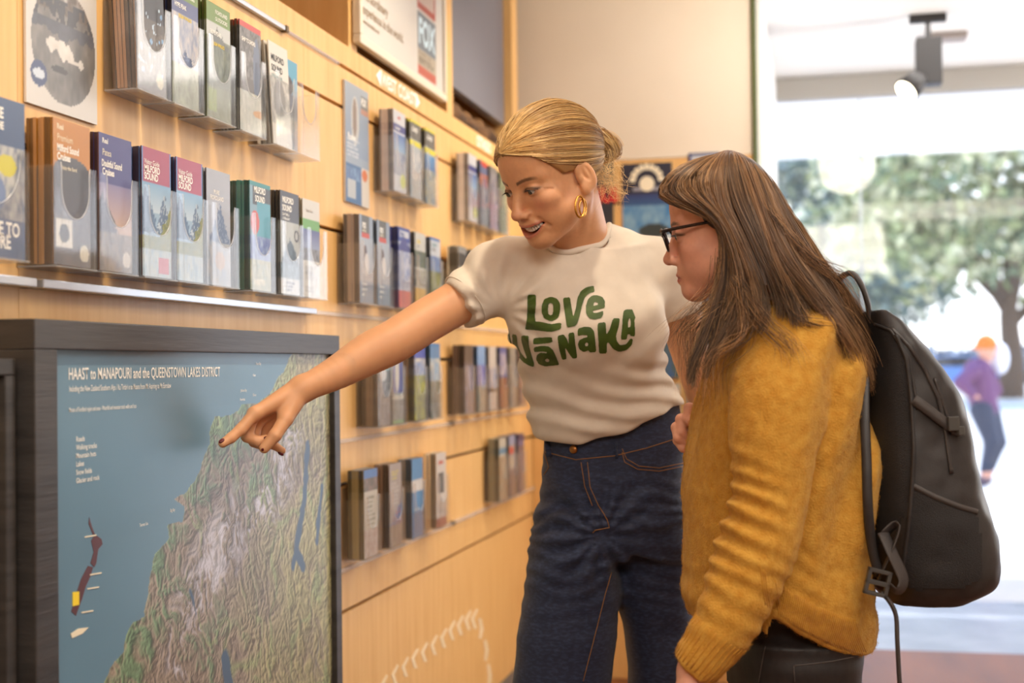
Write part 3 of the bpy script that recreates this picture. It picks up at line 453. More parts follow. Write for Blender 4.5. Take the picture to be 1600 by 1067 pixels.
k.matrix_local = q.matrix_local.inverted()@MX((a[0]-.03, 5.131, a[2]), '-Y')
flat_leaf(1076, 240, 1128, 470, [('bg', (70, 80, 130)), ('rect', .1, .02, .9, .1, (206, 210, 220)), ('noise', .2, 1, (90, 110, 160), (200, 200, 190), 2)], 'blue poster mostly hidden by the brown-haired woman\'s head', 7, 'poster', 'poster', thick=.006)
for i, (x0, y0, x1, y1, c0, c1, lb) in enumerate([(1034, 470, 1062, 590, (96, 110, 70), (70, 110, 170), 'leaflet between the T-shirt and upper arm of the blonde woman'), (1034, 600, 1064, 700, (70, 70, 140), (190, 190, 200), 'violet leaflet under the blonde woman\'s sleeve gap'), (1072, 490, 1104, 590, (206, 206, 210), (214, 170, 60), 'white leaflet with mustard blob beside the bare arm'), (1074, 600, 1100, 700, (190, 150, 140), (150, 150, 160), 'pinkish leaflet low on the far wall')]):
    flat_leaf(x0, y0, x1, y1, [('bg', c0), ('noise', 0, 1, c0, c1, 1.5), ('rect', 0, .0, 1, .16, (206, 206, 200))], lb, 60+i, thick=.02)
# skydive poster card on the slat wall
def wall_card(name, cat, px0, py0, Y1, Hh, ops, label, seed, thick, res, x=0.001, tilt=0):
    a = onX(px0, py0, x); o = obj(name, sheet_mesh(name, canvas(res[0], res[1], ops, seed), Y1-a[1], Hh, thick, mprint, (214, 208, 200)), label=label, category=cat)
    o.matrix_world = MX((x, a[1], a[2]-Hh)); return o, Y1-a[1], Hh
o, w, h = wall_card('info_card', 'poster', 535, 124, 3.205, .292, [('bg', (156, 172, 192)), ('grad', 0, .6, (170, 182, 196), (140, 160, 188)), ('ell', .42, .3, .16, .2, (206, 206, 204)), ('ell', .40, .28, .09, .16, (150, 132, 120)), ('rect', .66, .06, .98, .17, (130, 132, 130)), ('rect', .66, .17, .98, .22, (200, 150, 130)), ('rect', 0, .67, .66, 1, (60, 110, 160)), ('noise', .7, .8, (60, 90, 150), (120, 160, 200), 3), ('rect', .08, .8, .42, .95, (190, 196, 200)), ('rect', .66, .67, 1, 1, (220, 212, 200)), ('ell', .8, .73, .12, .05, (220, 120, 60)), ('lines', .08, .6, .46, .62, 5, (206, 214, 222))],
                    'pale blue jumper poster card fixed to the wall above the middle bay', 9, .006, (50, 110))
for (s, tx, ty, th, c) in (('FOX', .68, .14, .018, 'white'), ('Fly above', .1, .47, .014, 'white')):
    q = obj('lettering', text_mesh('lettering', s, th, mtxt[c], .03, .7), o); q.matrix_local = Matrix.Translation((tx*w, (1-ty)*h, .0063))
# round photo poster at top left
a0 = onX(45, 160, .001); o, w, h = wall_card('photo_poster', 'poster', 45, 160, 1.907, .30, [], '', 3, .004, (4, 4))
bpy.data.objects.remove(o)
I = canvas(90, 130, [('bg', (226, 222, 218)), ('ellnoise', .52, .697, .45, .26, (110, 108, 108), (150, 146, 142), 1.2)], 12)
yy, xx = np.mgrid[0:130, 0:90]; y = (yy+.5)/130; x = (xx+.5)/90; ins = ((x-.52)/.45)**2+((y-.697)/.26)**2 < 1; P3 = np.stack([x.ravel()*4, y.ravel()*7, x.ravel()*0], 1)
n3 = (vnoise(P3, 3)*.5+vnoise(P3*2.3, 5)*.4+vnoise(P3*6, 8)*.35).reshape(130, 90)
sky = ins & (y < .56); I[sky] = (lin((120, 112, 108))+np.clip(n3[..., None]*.4, -.05, .2))[sky]
I[ins & (n3 > -.05) & (y > .50) & (y < .60)] = lin((74, 76, 82)); I[ins & (y > .60) & (y < .66+n3*.05)] = lin((86, 88, 98)); I[ins & (np.abs(y-.725-(x-.5)*.12) < .018+n3*.06)] = lin((196, 192, 188)); I = I*(1+.25*n3[..., None]*ins[..., None]); I[ins & (((x-.45)/.12)**2+((y-.81)/.016)**2 < 1)] = lin((64, 62, 62))
m2 = ((x-.17)/.11)**2+((y-.856)/.056)**2 < 1; I[m2] = lin((60, 72, 110)); I[(((x-.17)/.08)**2+((y-.856)/.022)**2 < 1)&(n3 > -.1)] = lin((190, 200, 214))
o = obj('photo_poster', sheet_mesh('photo_poster', I, .193, .34, .004, mprint, (214, 206, 196)), label='white poster with a round grey landscape photo at the top left', category='poster'); o.matrix_world = MX((.001, 1.714, 1.588))
# strip lettering, acrylic rails
mk = mat('letter_white', (255, 254, 250), .6)
o = obj('wall_lettering', text_mesh('wall_lettering', '\u25c4WEST COAST\u25ba', .034, mk, .02, 1.0)); 
o.matrix_world = MX((.0015, 3.285, 1.939)); tag(o, 'white West Coast lettering with two small triangles under the framed poster', 'lettering')
o = obj('wall_lettering', text_mesh('wall_lettering', 'OTAGO', .034, mk, .02, 1.1)); o.matrix_world = MX((.0015, 4.32, 1.939)); tag(o, 'blurred white lettering on the top strip nearest the blonde hair', 'lettering')
mrail = mat('satin_rail', (196, 200, 206), .25, metal=.55); mbr = mat('dark_brass', (96, 76, 46), .4, metal=.6)
for k, (z, ya, yb, dd, hh) in enumerate([(1.327, -.6, 1.70, .03, .013), (1.327, 1.715, 2.78, .03, .013), (1.327, 2.80, 3.94, .012, .010), (1.327, 3.96, 5.13, .012, .010),
                           (1.030, 2.80, 3.94, .012, .010), (1.030, 3.96, 5.13, .012, .010), (.727, 2.80, 3.94, .012, .010), (.727, 3.96, 5.13, .012, .010),
                           (1.924, 1.2, 2.66, .012, .010), (1.924, 2.68, 3.0, .008, .007)]):
    lb = ['glossy shelf lip left of the brass clip below the second row', 'long glossy shelf lip over the map frame', 'slim shelf lip under the middle bay, near part', 'slim shelf lip under the middle bay, far part', 'slim shelf lip under the third row, near part', 'slim shelf lip under the third row, far part', 'slim shelf lip under the bottom row, near part', 'slim shelf lip under the bottom row, far part', 'satin label rail above the top row of leaflets', 'short purple-grey rail piece right of the label rail'][k]
    tag(bx('shelf_lip', mrail if k in (0, 1, 8) else macr2, .0005, ya, z-hh/2, dd, yb, z+hh/2, bev=.002), lb, 'shelf rail')
    if k in (0, 1, 2, 4, 6, 8): tag(bx('rail_clip', mbr, .0005, yb+.001, z-.007, .014, yb+.014, z+.007, bev=.001), 'small brass clip '+['left of the map frame top', 'at the end of the shelf lip over the map', 'between the lip parts under the middle bay', '', 'between the lip parts under the third row', '', 'between the lip parts under the bottom row', '', 'at the end of the label rail above the top row'][k], 'clip')
# framed poster in front of the second cubby
t = thing('framed_poster', 'white framed poster with red and blue panels above the west coast lettering', 'poster', (0, 0, 0))
fy0, fy1, fz0, fz1 = 3.105, 3.885, 1.997, 2.62
mfr = mat('pale_frame', (224, 214, 196), .35)
obj('sheet', sheet_mesh('sheet', canvas(100, 90, [('bg', (236, 232, 226)), ('rect', .647, .3, .893, .657, (186, 66, 58)), ('rect', .67, .50, .87, .62, (214, 190, 180)), ('rect', .647, .669, .893, .845, (120, 136, 152)), ('rect', .647, .845, .893, .917, (196, 184, 164)), ('lines', .66, .88, .85, .91, 3, (150, 140, 124)), ('rect', .647, .917, .893, .972, (206, 92, 74))], 2), fy1-fy0-.03, fz1-fz0-.03, .004, mprint, (220, 214, 206)), t).matrix_local = MX((.012, fy0+.015, fz0+.015))
g = G(); g.box(.002, fy0, fz0, .024, fy1, fz0+.022, .004).box(.002, fy0, fz1-.022, .024, fy1, fz1, .004).box(.002, fy0, fz0+.022, .024, fy0+.02, fz1-.022, .004).box(.002, fy1-.02, fz0+.022, .024, fy1, fz1-.022, .004).box(.002, fy0+.02, fz0+.02, .0115, fy1-.02, fz1-.02)
obj('frame', g.me('frame', mfr), t)
for (s, yy, zz, h, c, sq) in (('The most', .035, .129, .024, 'brown', 1.0), ('extraordinary', .035, .091, .024, 'brown', 1.05), ('experience in the world.', .035, .053, .024, 'brown', .98), ('www.foxguides.co.nz', .040, .029, .011, 'brown', .92)):
    q = obj('lettering', text_mesh('lettering', s, h, mtxt[c], .02, sq), t); q.matrix_local = MX((.0165, fy0+yy, fz0+zz+.03))
q = obj('lettering', text_mesh('lettering', 'FOX', .070, mat('ink_ice', (200, 224, 236), .5), .04, .80), t); q.matrix_local = MX((.0165, fy0+.512, fz0+.124))
# grey panel and bark-like things in the third cubby
t = tag(bx('grey_screen', mat('dull_screen', (104, 108, 122), .3), -.06, 4.045, 2.10, -.03, 4.86, 2.655, bev=.003), 'large dull grey-blue panel standing in the open compartment beside the far wall', 'panel')
mlog = mat('weathered_timber', (134, 96, 60), .8, noise=((70, 48, 30), (5, 3, 24), .4, .6), bump=.6, bscale=20)
r = random.Random(3)
for k in range(5):
    g = G(); y0 = 4.06+k*.158; g.tube([(-.10-.02*k % .05, y0, 2.02), (-.07, y0+.05, 2.03+r.uniform(0, .02)), (-.06, y0+.10, 2.02)], [.034, .038, .03], 9)
    tag(obj('driftwood', g.me('driftwood', mlog, True)), ['driftwood piece nearest the framed poster, below the grey panel', 'second driftwood piece from the framed poster', 'driftwood piece in the middle of the compartment floor', 'second driftwood piece from the far wall', 'driftwood piece nearest the far wall, below the grey panel'][k], 'driftwood', 'driftwood in the open compartment')
# ================================================================== THE BIG MAP
mfrm = mat('charcoal_ash_frame', (62, 58, 56), .45, noise=((44, 41, 40), (8, 3, 60), .35, .7), bump=.35, bscale=1, wave=(40, 8, 160))
fy0, fy1, fz1, fz0 = 1.598, 2.757, 1.272, .13; FX0, FX1 = .035, .09
t = thing('framed_map', 'large relief map of a lakes district in a charcoal wooden frame', 'map', (0, fy0, fz0))
bw = .041
for (a, b, c, d) in ((fy0, fz1-bw, fy1, fz1), (fy0, fz0, fy1, fz0+bw), (fy0, fz0+bw, fy0+bw+.014, fz1-bw), (fy1-.033, fz0+bw, fy1, fz1-bw)):
    obj('frame_rail', G().box(FX0, a-fy0+.0, b-fz0, FX1, c-fy0, d-fz0, .002).me('frame_rail', mfrm), t)
my0, my1, mz0, mz1 = fy0+bw+.014, fy1-.033, fz0+bw, fz1-bw
MW_, MH_ = 520, 540
coast = np.array([(470, 540), (454, 557), (434, 595), (421, 617), (396, 632), (385, 634), (379, 622), (372, 640), (363, 647), (337, 650), (329, 672), (330, 689), (319, 716), (305, 749), (290, 768), (272, 782), (289, 791), (286, 815), (264, 821), (264, 843), (245, 865), (231, 903), (227, 947), (228, 965), (212, 975), (206, 985), (190, 1022), (170, 1046), (160, 1075), (130, 1140), (80, 1250), (60, 1500)], float)
mapX = .078
cw = np.array([onX(a, b, mapX)[1:] for a, b in coast])
gy, gz = np.meshgrid(np.linspace(my0, my1, MW_), np.linspace(mz1, mz0, MH_)); P = np.stack([gy.ravel(), gz.ravel(), gy.ravel()*0], 1)
def fb(P, s, sd, oc=4):
    a, o, w = 0, 0, 1.
    for k in range(oc): o = o+w*vnoise(P*s*2**k+k*7.3, sd+k); a += w; w *= .55
    return o/a
def ridged(P, s, sd, oc=5):
    a, o, w = 0, 0, 1.
    for k in range(oc): o = o+w*(1-np.abs(vnoise(P*s*2**k+k*3.1, sd+k)))**2; a += w; w *= .55
    return o/a
wz = np.stack([fb(P, 9, 50, 3), fb(P, 9, 60, 3), P[:, 0]*0], 1)*.035
Pc = P+wz*.25
zs = cw[:, 1][::-1]; ys = cw[:, 0][::-1]
cy_ = np.interp(Pc[:, 1], zs, ys); dist = (Pc[:, 0]-cy_)+fb(P, 40, 77, 3)*.012
land = dist > 0
Pw = P+wz; wz2 = np.stack([fb(P, 22, 52, 3), fb(P, 22, 62, 3), P[:, 0]*0], 1)*.022
Ps = (Pw+wz2)*np.array([52, 26, 1.]); Ps[:, 0] += Pw[:, 1]*20
Hm = ridged(Ps, 1., 4, 6)*.55+ridged((Pw+wz2*1.5)*np.array([60, 60, 1.]), 1., 14, 4)*.28+.35*fb(P, 8, 31); Hm2 = Hm.reshape(MH_, MW_)
gx_ = np.gradient(Hm2, axis=1).ravel()*26; gy_ = np.gradient(Hm2, axis=0).ravel()*26
sh = np.clip(1.02-gx_*.50-gy_*.34, .42, 1.7)
elev = np.clip(Hm*1.2-.35+np.clip(dist*1.6, -.3, .32), 0, 1)
seac = lin((98, 136, 160)); C = np.ones((len(P), 3))*seac*(1+.10*fb(P, 3, 9)[:, None])
C = C*(1+.25*np.clip(dist[:, None]+.25, 0, .25)*1.2)
vert = lin((116, 146, 112)); br = lin((156, 142, 126)); ol = lin((180, 176, 122)); dk = lin((132, 118, 112))
k1 = np.clip((elev-.10)*3.6, 0, 1)[:, None]; k2 = np.clip((elev-.5)*3, 0, 1)[:, None]
base = vert*(1-k1)+br*k1; base = base*(1-k2)+dk*1.25*k2
yel = np.clip((P[:, 0]-(my0+.62))*2.3+fb(P, 5, 21)*.5-(P[:, 1]-1.0)*.6, 0, 1)[:, None]*(1-k2*.7); base = base*(1-yel)+(ol*1.05)*yel*(1-.3*k1)+br*.3*k1*yel
rv = np.abs(fb(Pw*np.array([1.4, .7, 1]), 7, 90, 3)); riv = np.clip(1-rv*16, 0, 1)[:, None]; base = base*(1-riv*.7)+lin((150, 170, 118))*riv*.7
def band(pts, wd):
    q = np.array([onX(a, b, mapX)[1:] for a, b in pts]); d = np.full(len(P), 9.)
    for a, b in zip(q[:-1], q[1:]):
        ab = b-a; tt = np.clip(((Pc[:, :2]-a)@ab)/(ab@ab), 0, 1); d = np.minimum(d, np.linalg.norm(Pc[:, :2]-a-tt[:, None]*ab, axis=1))
    return d+fb(P, 50, 13, 2)*.006, wd
d, _ = band([(457, 655), (444, 720), (420, 770), (385, 800), (350, 850), (320, 900), (300, 950), (285, 1020)], 0)
snow = np.clip((.085-d)/.05, 0, 1)*np.clip((Hm-.42+fb(P, 18, 40)*.4)*7, 0, 1); snow = snow[:, None]*np.clip(.75+fb(P, 60, 99, 2)*.8, 0, 1)[:, None]
L = .86*base*sh[:, None]; L = L*(1-snow)+lin((206, 204, 214))*np.clip(sh[:, None], .75, 1.15)*snow
for pts, wd in (([(481, 700), (478, 745), (474, 790), (466, 835), (462, 860), (474, 884)], .014), ([(462, 862), (458, 880)], .011), ([(504, 765), (500, 800), (496, 845)], .012), ([(352, 1030), (358, 1067), (364, 1110)], .018), ([(498, 1000), (494, 1040)], .005), ([(297, 925), (306, 960)], .006)):
    d, wd = band(pts, wd); k = np.clip((wd-d)/.004, 0, 1)[:, None]; L = L*(1-k)+lin((70, 100, 128))*k
edge = np.clip(1-np.abs(dist)/.006, 0, 1)[:, None]; L = L*(1-.4*edge)+lin((190, 196, 160))*.4*edge
C[land] = L[land]; C = C*.88+lin((150, 154, 160))*.07  # pale grey wash: hazy gloss of the map put into its colours
idx = np.arange(MW_*MH_).reshape(MH_, MW_); Q = np.stack([idx[1:, :-1], idx[1:, 1:], idx[:-1, 1:], idx[:-1, :-1]], -1).reshape(-1, 4)
V = np.stack([np.full(len(P), mapX), P[:, 0]-fy0, P[:, 1]-fz0], 1)
mmap = mat('map_print', (100, 120, 130), .28, attr='Col', spec=.35)
obj('map_sheet', mesh('map_sheet', V, Q, mmap, cols=C), t)
obj('backing', G().box(FX0+.004, .01, .01, mapX-.003, fy1-fy0-.01, fz1-fz0-.01).me('backing', mblk), t)
def mtext(s, px, py, h, c='white', sq=.8, bold=.02):
    a = onX(px, py, mapX+.0008); q = obj('lettering', text_mesh('lettering', s, h, mtxt[c], bold, sq), t); q.matrix_local = MX((mapX+.0008, a[1]-fy0, a[2]-fz0))
mtext('HAAST to MANAPOURI and the QUEENSTOWN LAKES DISTRICT', 107, 593, .0165, sq=.725, bold=.012)
mtext('Including the New Zealand Southern Alps / Ka Tiritiri o te Moana from Mt Aspiring to Mt Earnslaw', 108, 612, .0085, sq=.62, bold=.005)
mtext('Motion of Fiordland region and areas - Waterfall and mountain track walks and huts', 108, 644, .0065, sq=.60, bold=.005)
for i, s in enumerate(['Roads', 'Walking tracks', 'Mountain huts', 'Lakes', 'Snow fields', 'Glacier and rock']): mtext(s, 119, 690+13*i, .0072, sq=.9, bold=.01)
for px, py, s in ((395, 588, 'Haast'), (376, 612, 'Jackson Bay'), (395, 619, 'Okuru'), (218, 823, 'Tasman Sea'), (400, 570, 'Bruce Bay'), (266, 800, 'Big Bay'), (375, 626, 'Arawhata')): mtext(s, px, py, .005, sq=.8, bold=.01)
g = G()
def mpoly(pts, z): 
    q = [onX(a, b, mapX) for a, b in pts]; g.prism([(p[1]-fy0, p[2]-fz0) for p in q], 0, mapX+.0002, mapX+z)
mpoly([(139, 808), (143, 822), (148, 835), (158, 842), (160, 850), (153, 858), (150, 880), (147, 886), (141, 880), (146, 862), (142, 845), (146, 838), (138, 818)], .0006)
mpoly([(137, 884), (145, 886), (141, 900), (134, 915), (128, 935), (118, 962), (111, 955), (118, 930), (126, 905)], .0006)
obj('inset_islands', g.me('inset_islands', mat('ink_maroon', (88, 48, 52), .4)), t)
g = G(); mpoly([(113, 925), (123, 924), (123, 945), (113, 947)], .0009); obj('inset_mark', g.me('inset_mark', mtxt['yellow']), t)
g = G()
for a, b in ((132, 838), (140, 897), (136, 919), (127, 956)):
    g = G(); mpoly([(a, b), (a+18, b-3), (a+18, b-1), (a, b+2)], .0009); obj('inset_tick', g.me('inset_tick', mtxt['cream']), t)
g = G(); mpoly([(110, 990), (122, 982), (138, 980), (128, 990), (112, 997)], .0009)
obj('inset_mark', g.me('inset_mark', mtxt['cream']), t)
for z in (.95, .83):   # brackets holding the frame off the wall, seen at its left
    obj('hook', G().box(.002, .035-.05, z-.006-fz0+.0, FX0-.001, .05, z+.006-fz0+.0).me('hook', mblk), t)
obj('hook_plate', G().box(.001, -.0, .845-fz0, .012, .018, .955-fz0).me('hook_plate', mblk), t)
# second, smaller frame cropped by the left border
t = thing('framed_map', 'narrow dark framed sepia chart cut by the left border', 'map', (0, 0, 0))
b = onX(24, 560, .07)
obj('frame_rail', G().box(.03, b[1]-.022, .12, .07, b[1], b[2]-.0225, .002).me('frame_rail', mfrm), t)
obj('frame_rail', G().box(.03, b[1]-.75, b[2]-.022, .07, b[1], b[2], .002).me('frame_rail', mfrm), t)
I = canvas(90, 160, [('noise', 0, 1, (150, 128, 96), (196, 172, 130), 2.5), ('noise', .1, .4, (90, 74, 60), (176, 150, 110), 3)], 8)
obj('chart_sheet', sheet_mesh('chart_sheet', I, .72, b[2]-.16, .003, mprint), t).matrix_local = MX((.05, b[1]-.74, .135))
obj('backing', G().box(.03, b[1]-.74, .13, .049, b[1]-.01, b[2]-.01).me('backing', mblk), t)
# pale printed marks on the plywood: a circle with arrow and feather arcs
mdec = mat('pale_decal', (238, 216, 176), .5)
g = G(); c = onX(38, 655, 0); R_ = .055; g.prism([(c[1]+math.cos(w)*R_*(1 if abs(w-math.pi) > 2.5 else 1), c[2]+math.sin(w)*R_) for w in np.linspace(.5, 2*math.pi-.5, 24)]+[(c[1]+.02, c[2])], 0, .0003, .0010)
tag(obj('wall_decal', g.me('wall_decal', mdec)), 'pale round notched mark on the plywood left of the map', 'decal')
g = G(); arc = [(600, 1068), (617, 1052), (633, 1040), (648, 1027), (663, 1017), (678, 1006), (693, 995), (706, 983), (719, 975), (731, 967), (741, 965)]
for (px, py) in arc:
    p = [onX(px+dx, py+dy, 0) for dx, dy in ((3, -14), (6, -13), (-1, 2), (4, 17), (-1, 17), (-6, 2))]; g.prism([(q[1], q[2]) for q in p], 0, .0003, .0010)
for (px, py, l) in ((750, 982, 16), (758, 1016, 16), (763, 1056, 18)):
    p = [onX(px+dx, py+dy, 0) for dx, dy in ((-3, -l), (2, -l), (5, 0), (2, l), (-2, l), (0, 0))]; g.prism([(q[1], q[2]) for q in p], 0, .0003, .0010)
tag(obj('wall_decal', g.me('wall_decal', mdec)), 'pale curved row of feather strokes printed low on the plywood', 'decal')
# ================================================================== SIGNED-DISTANCE BODY MODELLING
def cam3(*a): return at(*a)
def smooth_path(pts, K):
    P = np.array(pts, float); n = len(P); d = np.r_[0, np.cumsum(np.linalg.norm(np.diff(P, axis=0), axis=1)**.5)]; t = np.linspace(0, d[-1], K); out = []
    Pp = np.vstack([2*P[0]-P[1], P, 2*P[-1]-P[-2]])
    for q in t:
        i = min(np.searchsorted(d, q, 'right')-1, n-2); u = (q-d[i])/(d[i+1]-d[i]); a, b, c, e = Pp[i], Pp[i+1], Pp[i+2], Pp[i+3]
        out.append(.5*((2*b)+(-a+c)*u+(2*a-5*b+4*c-e)*u*u+(-a+3*b-3*c+e)*u**3))
    return np.array(out)
class Field:
    def __init__(s): s.ops = []
    def add(s, fn, c, R, k=.01, mode='u', reach=.06): s.ops.append((fn, np.asarray(c, float), float(R), k, mode, reach)); return s
    def __call__(s, P):
        d = np.full(len(P), .5)
        for fn, c, R, k, mode, reach in s.ops:
            q = P-c; idx = np.nonzero(np.einsum('ij,ij->i', q, q) < (R+reach+k)**2)[0]
            if len(idx) == 0:
                continue
            v = fn(P[idx]); a = d[idx]
            if mode == 'u':
                h = np.clip(.5+.5*(a-v)/max(k, 1e-6), 0, 1); d[idx] = a*(1-h)+v*h-k*h*(1-h)
            elif mode == 's':
                h = np.clip(.5-.5*(a+v)/max(k, 1e-6), 0, 1); d[idx] = a*(1-h)-v*h+k*h*(1-h)
            elif mode == 'd': d[idx] = a+v
            elif mode == 'i': d[idx] = np.maximum(a, v)
        return d
def rc(f, a, b, ra, rb, k=.01, mode='u'):
    a = np.array(a, float); b = np.array(b, float); ab = b-a; L = ab@ab
    def fn(P):
        t = np.clip(((P-a)@ab)/L, 0, 1); return np.linalg.norm(P-a-t[:, None]*ab, axis=1)-(ra+(rb-ra)*t)
    f.add(fn, (a+b)/2, math.sqrt(L)/2+max(ra, rb), k, mode)
def chain(f, pts, rs, k=.01, mode='u', n=1):
    if n > 1:
        q = smooth_path(np.hstack([np.array(pts, float), np.array(rs, float)[:, None]]), (len(pts)-1)*n+1); pts, rs = q[:, :3], q[:, 3]; k = min(k, .003)
    for i in range(len(pts)-1): rc(f, pts[i], pts[i+1], rs[i], rs[i+1], k, mode)
def el(f, c, r, k=.01, mode='u', R=None):
    c = np.array(c, float); r = np.array(r, float)
    def fn(P):
        q = (P-c)@R if R is not None else P-c
        k0 = np.linalg.norm(q/r, axis=1); k1 = np.linalg.norm(q/(r*r), axis=1); return k0*(k0-1)/np.maximum(k1, 1e-6)
    f.add(fn, c, r.max(), k, mode)
UH = np.array([CR[0], CR[1], 0]); UH /= np.linalg.norm(UH); VH = np.array([CF[0], CF[1], 0]); VH /= np.linalg.norm(VH)
def loft(f, sl, k=.02, pw=2.3, mode='u', dv=0):
    """sl: (py, px_left, px_right, depth, half thickness) -> stack of super-elliptic horizontal slices"""
    R = []
    for py, l, r, t, ry in sl:
        c = at((l+r)/2, py, t); R.append((c[2], c[0], c[1], (r-l)/2/FPX*t, ry))
    R = np.array(sorted(R)); z = R[:, 0]
    zz = np.linspace(z[0], z[-1], 200); S = [np.interp(zz, z, R[:, i]) for i in (1, 2, 3, 4)]
    ker = np.hanning(19); ker /= ker.sum(); S = [np.convolve(np.pad(s, 9, 'edge'), ker, 'valid') for s in S]
    c0 = np.array([R[:, 1].mean(), R[:, 2].mean(), z.mean()]); RR = math.hypot((z[-1]-z[0])/2+.05, R[:, 3].max()+.08)
    def fn(P):
        pz = P[:, 2]; cx = np.interp(pz, zz, S[0]); cy = np.interp(pz, zz, S[1]); a = np.interp(pz, zz, S[2]); b = np.interp(pz, zz, S[3])
        u = (P[:, 0]-cx)*UH[0]+(P[:, 1]-cy)*UH[1]; v = (P[:, 0]-cx)*VH[0]+(P[:, 1]-cy)*VH[1]
        g = (np.abs(u/a)**pw+np.abs(v/b)**pw)**(1/pw); d = (g-1)*np.minimum(a, b)
        return np.maximum(d, np.maximum(z[0]-pz, pz-z[-1]))
    f.add(fn, c0, RR, k, mode)
def surface(F, lo, hi, h):
    """surface nets on a sparse-evaluated grid"""
    lo = np.array(lo, float); hi = np.array(hi, float); B = 4; nb = np.ceil((hi-lo)/(h*B)).astype(int); n = nb*B+1
    bc = np.stack(np.meshgrid(*[np.arange(k) for k in nb], indexing='ij'), -1).reshape(-1, 3)
    ctr = lo+(bc*B+B/2)*h; dc = F(ctr); act = np.abs(dc) < h*B*1.35+.004
    D = np.empty(n, np.float32); Dc = dc.reshape(nb)
    full = np.repeat(np.repeat(np.repeat(Dc, B, 0), B, 1), B, 2); D[:-1, :-1, :-1] = full; D[-1] = D[-2]; D[:, -1] = D[:, -2]; D[:, :, -1] = D[:, :, -2]
    mk = np.zeros(n, bool); a3 = act.reshape(nb); m3 = np.repeat(np.repeat(np.repeat(a3, B, 0), B, 1), B, 2)
    mk[:-1, :-1, :-1] |= m3; mk[1:, :-1, :-1] |= m3; mk[:-1, 1:, :-1] |= m3; mk[:-1, :-1, 1:] |= m3; mk[1:, 1:, :-1] |= m3; mk[1:, :-1, 1:] |= m3; mk[:-1, 1:, 1:] |= m3; mk[1:, 1:, 1:] |= m3
    I = np.stack(np.nonzero(mk), 1)
    for s in range(0, len(I), 400000):
        J = I[s:s+400000]; D[J[:, 0], J[:, 1], J[:, 2]] = F(lo+J*h)
    D[0] = np.maximum(D[0], h*.5); D[-1] = np.maximum(D[-1], h*.5); D[:, 0] = np.maximum(D[:, 0], h*.5); D[:, -1] = np.maximum(D[:, -1], h*.5); D[:, :, 0] = np.maximum(D[:, :, 0], h*.5); D[:, :, -1] = np.maximum(D[:, :, -1], h*.5)
    S = D < 0; c = [S[i:n[0]-1+i, j:n[1]-1+j, k:n[2]-1+k] for i in (0, 1) for j in (0, 1) for k in (0, 1)]
    anyv = np.logical_or.reduce(c) & ~np.logical_and.reduce(c); cells = np.stack(np.nonzero(anyv), 1); idx = np.full(np.array(n)-1, -1, np.int64); idx[tuple(cells.T)] = np.arange(len(cells))
    acc = np.zeros((len(cells), 3)); cnt = np.zeros(len(cells))
    corner = [(i, j, k) for i in (0, 1) for j in (0, 1) for k in (0, 1)]
    for a in range(8):
        for b in range(a+1, 8):
            ca, cb = np.array(corner[a]), np.array(corner[b])
            if np.abs(ca-cb).sum() != 1: continue
            da = D[tuple((cells+ca).T)].astype(float); db = D[tuple((cells+cb).T)].astype(float); m = (da < 0) != (db < 0)
            t = da[m]/(da[m]-db[m]); acc[m] += ca+(cb-ca)*t[:, None]; cnt[m] += 1
    V = lo+(cells+acc/np.maximum(cnt, 1)[:, None])*h; Q = []
    for ax in range(3):
        o = [1, 1, 1]; o[ax] = 0; sl0 = [slice(1, n[i]-1) if i != ax else slice(0, n[i]-1) for i in range(3)]; sl1 = [slice(1, n[i]-1) if i != ax else slice(1, n[i]) for i in range(3)]
        s0 = S[tuple(sl0)]; s1 = S[tuple(sl1)]; m = s0 != s1; E = np.stack(np.nonzero(m), 1)+np.array([1 if i != ax else 0 for i in range(3)]); fl = s0[m]
        u, v = [(1, 2), (2, 0), (0, 1)][ax]; eu = np.eye(3, dtype=int)[u]; ev = np.eye(3, dtype=int)[v]
        q = np.stack([idx[tuple((E-eu-ev).T)], idx[tuple((E-ev).T)], idx[tuple(E.T)], idx[tuple((E-eu).T)]], 1); q[~fl] = q[~fl][:, ::-1]; Q.append(q)
    Q = np.concatenate(Q); Q = Q[(Q >= 0).all(1)]
    return V, Q
def relax(V, Q, it=1, w=.5):
    for _ in range(it):
        A = np.zeros_like(V); c = np.zeros(len(V))
        for i in range(4):
            for j in (1, 3): np.add.at(A, Q[:, i], V[Q[:, (i+j) % 4]]); np.add.at(c, Q[:, i], 1)
        V = V*(1-w)+w*A/np.maximum(c, 1)[:, None]
    return V
def project(F, V, steps=1):
    for _ in range(steps):
        d = F(V); e = .0006; g = np.stack([F(V+np.eye(3)[i]*e)-d for i in range(3)], 1)/e; g /= np.maximum(np.linalg.norm(g, axis=1), .3)[:, None]; V = V-g*np.clip(d, -.004, .004)[:, None]
    return V
def sdf_obj(name, F, lo, hi, h, m, parent, colf=None, rel=1, **p):
    V, Q = surface(F, lo, hi, h); V = relax(V, Q, rel)
    o = obj(name, mesh(name, V, Q, m, True, colf(V) if colf else None), None, **p); o.parent = parent; o.matrix_parent_inverse = parent.matrix_world.inverted() if parent else Matrix(); return o
def merge(parts):
    Vs, Qs, n = [], [], 0
    for V, Q in parts: Vs.append(V); Qs.append(Q+n); n += len(V)
    return np.concatenate(Vs), np.concatenate(Qs)
def par(o, p): o.parent = p; o.matrix_parent_inverse = p.matrix_world.inverted(); return o
def bvh_of(*obs):
    V = []; T = []; n = 0
    for o in obs:
        me = o.data; a = np.empty(len(me.vertices)*3, np.float32); me.vertices.foreach_get('co', a); V += [tuple(v) for v in a.reshape(-1, 3)]; T += [tuple(i+n for i in p.vertices) for p in me.polygons]; n = len(V)
    return BVHTree.FromPolygons(V, T)
